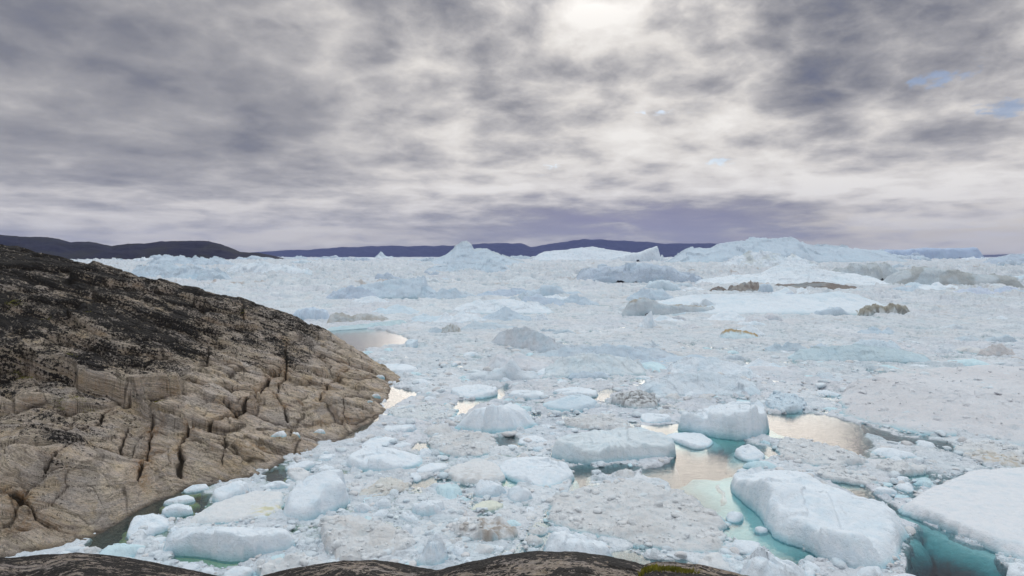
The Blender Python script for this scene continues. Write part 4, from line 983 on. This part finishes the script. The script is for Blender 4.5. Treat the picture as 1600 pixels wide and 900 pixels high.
BERG_REFS = [(735,400,'the ragged spire iceberg'),(925,397,'the smooth horizon dome'),(1000,400,'the wedge-shaped iceberg'),(1000,430,'the long blue-grey cliff'),(1210,385,'the highest massif'),(1455,397,'the tabular iceberg'),(1590,405,'the right-edge iceberg'),(1230,430,'the smooth white slope'),(1490,435,'the long gritty iceberg'),(1270,447,'the dark brown ridge'),(1198,452,'the little ice cube'),(1200,475,'the wide snow-white slab'),(1050,482,'the silt-topped block'),(1013,500,'the shark-fin pinnacle'),(1380,484,'the striped dirty remnant'),(1155,523,'the ochre-backed floe'),(560,498,'the brown-grey weathered floe'),(550,457,'the blue-grey rounded block'),(620,452,'the square-ended white ridge'),(790,492,'the twin-crested cone'),(805,460,'the grey-shaded wave'),(900,468,'the small peaked berg'),(820,525,'the diagonal grey bank'),(705,515,'the brown dirty lump'),(295,408,'the left horizon jumble'),(280,425,'the cliff above the rock slope'),(425,420,'the low left ice cliff'),(1580,455,'the blue-shaded far right hump'),(1500,500,'the rubble at the right'),(1090,450,'the smallest silt heap'),(640,420,'the left ice plain'),(1400,510,'the pink-tinted rubble'),(680,480,'the open ice plain')]

def build_bergs():
    b = berg
    G1 = (.60,.69,.78); SH = (.56,.64,.75); GR = (.58,.63,.67); MUD = (.27,.235,.215)  # SH: tone of shaded ice faces, the shade put into the colour
    b('tall pale iceberg with a ragged spire, left of the centre on the horizon', [(650,413),(680,405),(700,396),(712,386),(722,380),(729,378),(737,382),(741,389),(760,388),(772,394),(790,402),(812,409),(830,413)], (650,417,830,417), .5, .5, .7, col=G1, rough=.05, facets=.1, cap=((.55,.60,.60),.5,.85))
    b('pair of low shaded ice pyramids in front of the ragged spire', [(660,424),(690,415),(715,411),(735,413),(752,411),(770,406),(785,413),(806,426)], (660,428,806,428), .5, .4, .6, col=G1, facets=.2)
    b('long smooth ice dome on the horizon right of the spire', [(828,403),(850,393),(880,391),(900,388),(925,385),(950,390),(975,393),(1000,397),(1020,401)], (828,409,1020,409), .35, .5, .5, col=WHITE, rough=.03, facets=.04)
    b('wedge-shaped iceberg with a vertical right end against the blue hills', [(945,404),(970,400),(1000,393.5),(1015,388),(1027,384),(1030,384),(1031.5,404)], (945,411,1031.5,411), .5, .3, 1.2, col=WHITE, rough=.02, facets=.03, nx=140)
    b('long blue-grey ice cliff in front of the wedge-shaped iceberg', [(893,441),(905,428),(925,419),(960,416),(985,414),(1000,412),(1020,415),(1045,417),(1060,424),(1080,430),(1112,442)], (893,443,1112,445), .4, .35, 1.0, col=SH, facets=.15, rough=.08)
    b('highest iceberg massif on the right horizon, broad with a stepped top', [(1040,406),(1060,398),(1078,390),(1110,386),(1122,379),(1140,376),(1160,374),(1180,370),(1205,373),(1222,370),(1238,371),(1252,379),(1270,386),(1290,383),(1300,385),(1330,388),(1380,392),(1405,403)], (1040,413,1405,412), .4, .4, .9, col=G1, rough=.06, facets=.12)
    b('pyramid-shaped ice heap in front of the highest massif', [(1125,414),(1150,402),(1175,394),(1200,394),(1215,400),(1225,404),(1240,398),(1262,408),(1272,413)], (1125,419,1272,419), .5, .4, .7, col=WHITE, dirt=((.50,.52,.46),.5,.25), facets=.2)
    b('long flat-topped tabular iceberg in shade on the right horizon', [(1360,402),(1375,394),(1390,390),(1410,391),(1440,387.5),(1470,388.5),(1500,387.5),(1524,387),(1530,391),(1532,403)], (1360,406.5,1532,406.5), .4, .25, 1.5, col=(.50,.60,.78), rough=.03, facets=.06, nx=200)  # the shade on this berg is put into its darker blue colour
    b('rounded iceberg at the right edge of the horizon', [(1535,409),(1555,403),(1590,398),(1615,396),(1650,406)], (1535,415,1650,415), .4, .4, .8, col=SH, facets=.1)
    b('smooth white slope of ice below the highest massif', [(1075,441),(1110,436),(1150,430),(1190,427),(1210,417),(1228,412),(1250,413),(1275,419),(1300,424),(1340,428),(1390,440)], (1075,447,1390,449), .4, .5, .5, col=WHITE, rough=.04, facets=.07)
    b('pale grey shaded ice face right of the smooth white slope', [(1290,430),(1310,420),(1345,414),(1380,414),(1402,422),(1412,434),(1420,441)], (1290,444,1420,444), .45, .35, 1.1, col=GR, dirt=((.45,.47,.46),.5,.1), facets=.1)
    b('long grey gritty iceberg lying low at the right', [(1385,441),(1400,432),(1415,424),(1432,417),(1450,420),(1480,423),(1510,428),(1550,431),(1578,434),(1592,446)], (1385,449,1592,453), .35, .35, 1.0, col=GR, dirt=((.42,.42,.40),.65,.0), rough=.12, facets=.12)
    b('dark brown silt-covered ridge, wide and low, at the right of the middle distance', [(1205,448),(1215,444.5),(1240,443),(1290,442),(1312,443.5),(1330,447),(1345,451),(1356,455)], (1205,450,1356,457), .3, .4, .7, col=MUD, dirt=((.50,.47,.44),.6,.2), rough=.15, name='silty_ice_ridge', cat='ice ridge')
    b('brown silt heap left of the little upright ice cube', [(1138,456),(1145,448),(1158,444),(1172,442),(1186,444),(1190,456)], (1138,458,1190,458), .6, .4, .8, col=MUD, dirt=((.55,.53,.50),.5,.1), rough=.2, name='silty_ice_ridge', cat='ice ridge')
    b('smallest brown silt heap, leftmost of the brown ones at the right', [(1108,456),(1115,450),(1125,448),(1134,451),(1140,456)], (1108,457,1140,457), .7, .4, .8, col=(.24,.20,.18), rough=.2, name='silty_ice_ridge', cat='ice ridge')
    b('white tilted slab leaning on the brown silt heap', [(1150,454),(1165,448),(1182,440),(1186,444),(1188,455)], (1150,457,1188,457), .3, .3, 1.2, col=WHITE, rough=.03)
    b('little upright white ice cube in front of the brown ridge', [(1186,458),(1188,446),(1193,444),(1203,444.5),(1207,448),(1209,458)], (1186,461,1209,461), .8, .3, 1.5, col=G1, rough=.03, facets=.05)
    b('wide smooth snow-white slab in the middle distance at the right', [(1000,486),(1020,473),(1060,464),(1110,460),(1160,459),(1210,458),(1260,461),(1290,458),(1315,455),(1340,461),(1370,470),(1400,480)], (1000,495,1400,493), .35, .6, .45, col=(.80,.86,.92), rough=.02, facets=.04)
    b('low white cone of ice at the front edge of the wide smooth slab', [(1270,492),(1285,486),(1298,479),(1306,481),(1318,487),(1332,492)], (1270,494,1332,494), .5, .4, .7, col=WHITE, rough=.05)
    b('block of ice with a brown silt top and pale grey-blue face', [(972,487),(980,474),(992,467),(1008,466),(1022,471),(1040,476),(1080,478),(1110,480),(1123,481),(1126,490)], (972,496,1126,492), .35, .3, 1.3, col=GR, cap=(((.42,.35,.27)),.9,.93), rough=.07)
    b('shark-fin shaped white ice pinnacle', [(996,511),(1003,503),(1010,494),(1018,486),(1020,490),(1022,500),(1028,512)], (996,515,1028,515), .8, .45, .9, col=WHITE, rough=.04, facets=.1)
    b('black-and-white striped dirty iceberg remnant', [(1340,492),(1350,485),(1358,480),(1370,477),(1380,481),(1392,475),(1405,477),(1416,481),(1421,490)], (1340,495,1421,493), .5, .35, 1.1, col=(.66,.68,.68), dirt=((.13,.12,.10),.75,.12), rough=.22, facets=.2, cap=((.34,.31,.25),.8,.62))
    b('ice floe with a curved ochre back and pale blue underside', [(1124,525),(1130,518),(1140,515),(1160,517),(1178,521),(1190,528)], (1124,531,1195,534), .4, .55, .9, col=(.70,.82,.88), cap=((.50,.36,.20),.95,.70), rough=.05)
    b('long low blue-grey ridge of layered ice, right of the ochre-backed floe', [(1232,558),(1255,547),(1290,543),(1340,540),(1380,542),(1420,548),(1450,556),(1465,563)], (1232,566,1465,570), .22, .4, .95, col=(.62,.74,.80), rough=.06, facets=.1)
    b('second lower ridge of bluish ice behind the long layered one', [(1330,541),(1350,533),(1375,531),(1400,536),(1412,544)], (1330,547,1412,548), .35, .4, .9, col=BLUE, rough=.1)
    b('brown-grey weathered floe behind the back lagoon, left', [(508,503),(513,493),(520,489),(535,491),(545,494),(570,490),(590,494),(612,500)], (508,508,615,503), .3, .4, .8, col=(.52,.50,.47), dirt=((.66,.68,.70),.7,-.05), rough=.1, name='silty_ice_ridge', cat='ice ridge')
    b('pale turquoise flat tongue of ice along the back lagoon', [(505,514),(540,509),(580,505),(620,500),(638,501),(640,506)], (505,519,640,509), .15, .5, .6, col=(.66,.80,.84), rough=.08)
    b('blue-grey rounded ice block just above the rock slope skyline', [(505,466),(520,456),(545,448),(565,448),(580,457),(592,467)], (505,470,592,470), .5, .35, .9, col=SH, rough=.04)
    b('square-ended white ice ridge behind the blue-grey rounded block', [(540,452),(580,442),(620,437),(650,434),(664,433),(668,444),(680,455),(692,463)], (540,468,692,468), .4, .5, .7, col=G1, rough=.04)
    b('pale blue block peeking over the end of the rock slope', [(455,494),(465,484),(490,482),(510,486),(514,498)], (455,503,514,502), .5, .35, 1.0, col=(.66,.76,.88), rough=.04)
    b('low twin-crested ice cone in the centre of the middle distance', [(745,500),(768,490),(782,483),(790,479),(800,485),(812,491),(835,499)], (745,503,835,503), .5, .45, .7, col=G1, rough=.05)
    b('wide white swell of ice behind the twin-crested cone', [(700,487),(730,473),(760,469),(800,468),(840,474),(870,488)], (700,492,870,492), .4, .5, .6, col=WHITE, rough=.04)
    b('low grey-shaded wave of ice behind the wide white swell', [(740,461),(765,455),(800,451),(840,455),(870,463)], (740,466,870,466), .35, .4, .8, col=SH, rough=.05)
    b('small peaked white berg with shaded front, left of the silt-topped block', [(855,476),(880,468),(893,461),(900,457),(906,463),(925,470),(940,476)], (855,478,940,478), .4, .4, .9, col=G1)
    b('long rough grey ice bank running diagonally, upper end', [(762,534),(785,519),(805,511),(830,514),(855,526),(880,540),(900,549),(928,560)], (762,538,928,568), .25, .5, .7, col=(.68,.73,.79), rough=.10, dirt=((.55,.54,.55),.4,.1))
    b('long rough grey ice bank running diagonally, lower end', [(862,552),(885,540),(930,541),(980,546),(1000,541),(1030,548),(1060,556),(1075,566)], (862,562,1075,568), .22, .4, .9, col=(.66,.72,.79), rough=.12)
    b('broad low white mound of ice in front of the diagonal grey bank', [(842,588),(860,572),(885,558),(930,554),(985,562),(1015,580)], (842,594,1015,588), .4, .5, .55, col=(.74,.80,.84), rough=.08)
    b('broad white snow mound above the thick overhanging block', [(990,614),(1020,598),(1060,586),(1110,582),(1150,590),(1180,600),(1196,612)], (990,622,1196,622), .35, .5, .6, col=(.76,.82,.88), rough=.06)
    b('sloping white mound right of the diagonal grey bank', [(1040,575),(1070,562),(1110,560),(1150,568),(1185,580)], (1040,588,1185,590), .35, .5, .5, col=WHITE, rough=.06)
    b('small brown dirty lump of ice left of the diagonal grey bank', [(688,519),(695,511),(705,508),(715,510),(721,519)], (688,521,721,521), .6, .4, .9, col=(.50,.48,.45), rough=.2, dirt=((.70,.72,.74),.7,-.1))
    b('small round white hump of ice in the centre, by the pink-tinted brash', [(833,501),(838,494),(846,490),(853,494),(858,500)], (833,503,858,503), .7, .4, .9, col=WHITE)
    b('jumble of white ice blocks on the left horizon under the dark hill', [(225,413),(255,404),(272,401),(280,399),(292,404),(320,404),(345,405),(370,412)], (225,418,370,418), .4, .4, .9, col=G1, rough=.18, facets=.25)
    b('white ice cliff just above the top of the rock slope', [(200,421),(235,414),(265,413),(300,419),(340,421),(362,436)], (200,438,362,441), .4, .4, .9, col=G1, rough=.1, facets=.22)
    b('low ice cliff right of the one above the rock slope', [(350,420),(380,411),(420,410),(455,417),(500,428)], (350,432,500,434), .35, .4, .9, col=WHITE, rough=.1, facets=.2)
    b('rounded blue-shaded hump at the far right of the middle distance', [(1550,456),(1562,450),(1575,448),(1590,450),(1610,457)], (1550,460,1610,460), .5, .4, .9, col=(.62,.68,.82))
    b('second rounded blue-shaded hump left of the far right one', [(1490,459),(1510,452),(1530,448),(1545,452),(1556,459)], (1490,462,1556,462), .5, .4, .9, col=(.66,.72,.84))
    b('low brownish lump in the rubble at the right edge', [(1535,552),(1555,541),(1568,538),(1580,545),(1590,553)], (1535,558,1590,558), .5, .4, .8, col=(.66,.63,.63), rough=.2)
    # loose bergs scattered over the far ice
    r = np.random.default_rng(21); k = 0; items = []
    while k < 70:
        yb = 405+ (r.random()**1.6)*105; xx = r.uniform(180, 1640); w = r.uniform(14, 60)*(.6+ (yb-400)/90); hp = w*r.uniform(.10, .26)
        if xx < 560 and yb > 400+ (xx-150)*.2: continue
        n = 7; ux = np.linspace(0, 1, n); s = np.sin(ux*math.pi)**.7*(1+r.normal(size=n)*.28); s[0] = s[-1] = 0
        prof = [(xx+u*w, yb-1.2-hp*max(q, 0)) for u, q in zip(ux, s)]
        far = yb < 440
        ob = b('pale ice block standing out of the far ice field' if far else 'low pale ice hump in the middle of the ice field', prof, (xx, yb, xx+w, yb+r.uniform(-.3, .5)), r.uniform(.4, .7), r.uniform(.3, .55), r.uniform(.5, 1.2), col=[G1, WHITE, SH, BLUE, (.76,.80,.84)][int(r.integers(5))], rough=.08, facets=.2, nx=40, group='pale ice blocks of the far field' if far else 'low ice humps of the middle field')
        items.append((ob, xx+w/2, yb-hp, 'pale ice block' if far else 'low pale ice hump', 'pale ice blocks' if far else 'low pale ice humps')); k += 1
    q = 0
    while q < 64:
        yb = r.uniform(446, 600); xx = r.uniform(430, 1620); w = r.uniform(22, 95)*(.5+(yb-400)/170); hp = w*r.uniform(.10, .20)
        if xx < 640 and yb > 400+(xx-150)*.2-30: continue
        if xx > 1280 and yb > 560: continue
        n = 9; ux = np.linspace(0, 1, n); s_ = np.sin(ux*math.pi)**.8*(1+r.normal(size=n)*.25); s_[0] = s_[-1] = 0
        prof = [(xx+u*w, yb-1.5-hp*max(q_, 0)) for u, q_ in zip(ux, s_)]
        ob = b('low snowy ice mound of the middle field', prof, (xx, yb, xx+w, yb+r.uniform(-2, 2)), r.uniform(.3, .6), r.uniform(.3, .6), r.uniform(.5, 1.1), col=[G1, WHITE, (.70,.76,.82), (.60,.68,.75), (.74,.75,.79)][int(r.integers(5))], rough=.10, facets=.16, nx=60, group='snowy ice mounds of the middle field')
        items.append((ob, xx+w/2, yb-hp, 'snowy ice mound', 'snowy ice mounds')); q += 1
    for q in range(48):
        xx = r.uniform(170, 1640); w = r.uniform(10, 70); hp = r.uniform(1.5, 5.5)*(1.5 if xx > 1000 else 1); yb = r.uniform(405.5, 410.5)
        n = 11; ux = np.linspace(0, 1, n); s_ = np.sin(ux*math.pi)**.5*(1+r.normal(size=n)*.4); s_[0] = s_[-1] = 0
        prof = [(xx+u*w, yb-2.2-hp*max(q_, 0)) for u, q_ in zip(ux, s_)]
        ob = b('small ragged ice block on the horizon', prof, (xx, yb, xx+w, yb), r.uniform(.4, .7), r.uniform(.25, .5), r.uniform(.8, 1.4), col=[G1, WHITE, SH][int(r.integers(3))], rough=.10, facets=.2, nx=40, group='ragged ice blocks along the horizon')
        items.append((ob, xx+w/2, yb-hp, 'small ragged horizon block', 'small ragged horizon blocks'))
    label_by_place(items, BERG_REFS)
build_bergs()

# ------------------------------------------------------------------ loose floes between the big ones
def build_loose():
    r = np.random.default_rng(31)
    kinds = []
    labs = [('small white floe packed in the brash', 'small white floes'), ('small pale blue floe packed in the brash', 'small pale blue floes'), ('small pinkish floe packed in the brash', 'small pinkish floes')]
    for k in range(12):
        cls = k % 3
        P = [((1+.28*math.sin(2*t+k)+.12*math.sin(5*t+k*2))*math.cos(t)*1.25, (1+.2*math.sin(3*t+k*1.3))*math.sin(t)*.85) for t in np.linspace(0, 2*math.pi, 18, endpoint=False)]
        V, Q, C, R, th = floe_mesh(P, .32+.22*r.random(), 'rough' if cls == 2 else 'clean', 500+k, [(r.uniform(-.5,.5), r.uniform(-.3,.3), r.uniform(.0,.5), .9)], col=[WHITE, (.66,.82,.88), PINK][cls], dirt=.2 if cls == 2 else 0, edge=.45, res=.11)
        kinds.append((V, Q, C, cls))
    protos = {}; items = []
    placed = []; tries = 0
    boxes = [(W, W.min(0), W.max(0)) for W in NO_GO]
    while len(placed) < 205 and tries < 20000:
        tries += 1
        py = r.uniform(545, 900); px = r.uniform(120, 1640); x, y = (float(q) for q in on_plane(px, py))
        s = float(np.clip(r.pareto(2.2)*.55+.5, .5, 2.6))*(y/62)**.55
        if BASE(np.array([x]), np.array([y]))[0] > -1.4 and px < 700 and y > 40: continue
        if lead_mask(np.array([x]), np.array([y]))[0] > .12: continue
        if any(math.hypot(x-a, (y-b))< .95*(s+t) for a, b, t, _, _ in placed): continue
        bad = False
        for W, lo, hi in boxes:
            if x > lo[0]-s and x < hi[0]+s and y > lo[1]-s and y < hi[1]+s:
                if poly_sd(np.array([x]), np.array([y]), W)[0] > -.75*s: bad = True; break
        if bad: continue
        placed.append((x, y, s, px, py))
    for i, (x, y, s, px, py) in enumerate(placed):
        k = i % 12; V, Q, C, cls = kinds[k]
        if k not in protos:
            o = mk('ice_floe', V, Q, ROUGH if cls == 2 else ICE, col=C); protos[k] = o
        else:
            o = protos[k].copy(); sc.collection.objects.link(o)
        o.location = (x, y, 0); o.rotation_euler = (0, 0, r.uniform(0, 6.28)); o.scale = (s, s, s*r.uniform(.6, 1.0) if s < 1.4 else s*.6)
        tag(o, labs[cls][0], 'ice floe', labs[cls][1]); items.append((o, px, py, labs[cls][1][:-1], labs[cls][1]))
    label_by_place(items, FLOE_REFS)
build_loose()

# ------------------------------------------------------------------ moss in the clefts of the near rock and the headland
def build_moss():
    m, g = material('moss'); geo = g.n('ShaderNodeNewGeometry'); n = g.noise(geo.outputs['Position'], 14, 3)
    finish(m, g, g.ramp(n, [(.3, (.11,.12,.012)), (.6, (.27,.25,.03)), (.8, (.36,.30,.07))]), .9)
    r = np.random.default_rng(3); V = []; Q = []
    def blades(x, y, z, n, sx_, sy_, L):
        for _ in range(n):
            a, b = r.normal()*sx_, r.normal()*sy_; xx, yy = x+a, y+b
            zz = z(xx, yy); t = r.uniform(0, 6.28); w = L*.22; l = L*r.uniform(.5, 1.2); dx, dy = r.normal(size=2)*.35*l
            c, s = math.cos(t)*w, math.sin(t)*w; i = len(V)
            V.extend([(xx-c, yy-s, zz-.01), (xx+c, yy+s, zz-.01), (xx+dx+c*.2, yy+dy+s*.2, zz+l), (xx+dx-c*.2, yy+dy-s*.2, zz+l)]); Q.append((i, i+1, i+2, i+3))
    D_, a_, Z_ = NZ
    def nz(x, y):
        i = int(np.clip(np.searchsorted(D_, y), 0, len(D_)-1)); j = int(np.clip(np.searchsorted(a_, x/y), 0, len(a_)-1)); return Z_[i, j]
    for px, D, n, sx_, sy_ in ((1022,4.9,500,.08,.05),(1050,4.85,500,.10,.04),(1075,4.8,200,.05,.03),(690,4.7,260,.035,.04),(1010,5.0,150,.03,.03)):
        blades((px-800)/F*D, D, nz, n, sx_, sy_, .025)
    for px, py, n, w in ((22,484,260,.5),(130,510,240,.45),(70,507,120,.3),(36,595,240,.5),(112,590,120,.3),(379,498,80,.2),(130,635,160,.5),(245,640,100,.3),(95,634,100,.4)):
        x, y = on_base(px, py); blades(x, y, head_z, n, w, w*.5, .10)
    o = mk('moss', V, Q, m, smooth=False); tag(o, 'yellow-green moss tufts in the clefts of the dark rock', 'moss', kind='stuff')
build_moss()
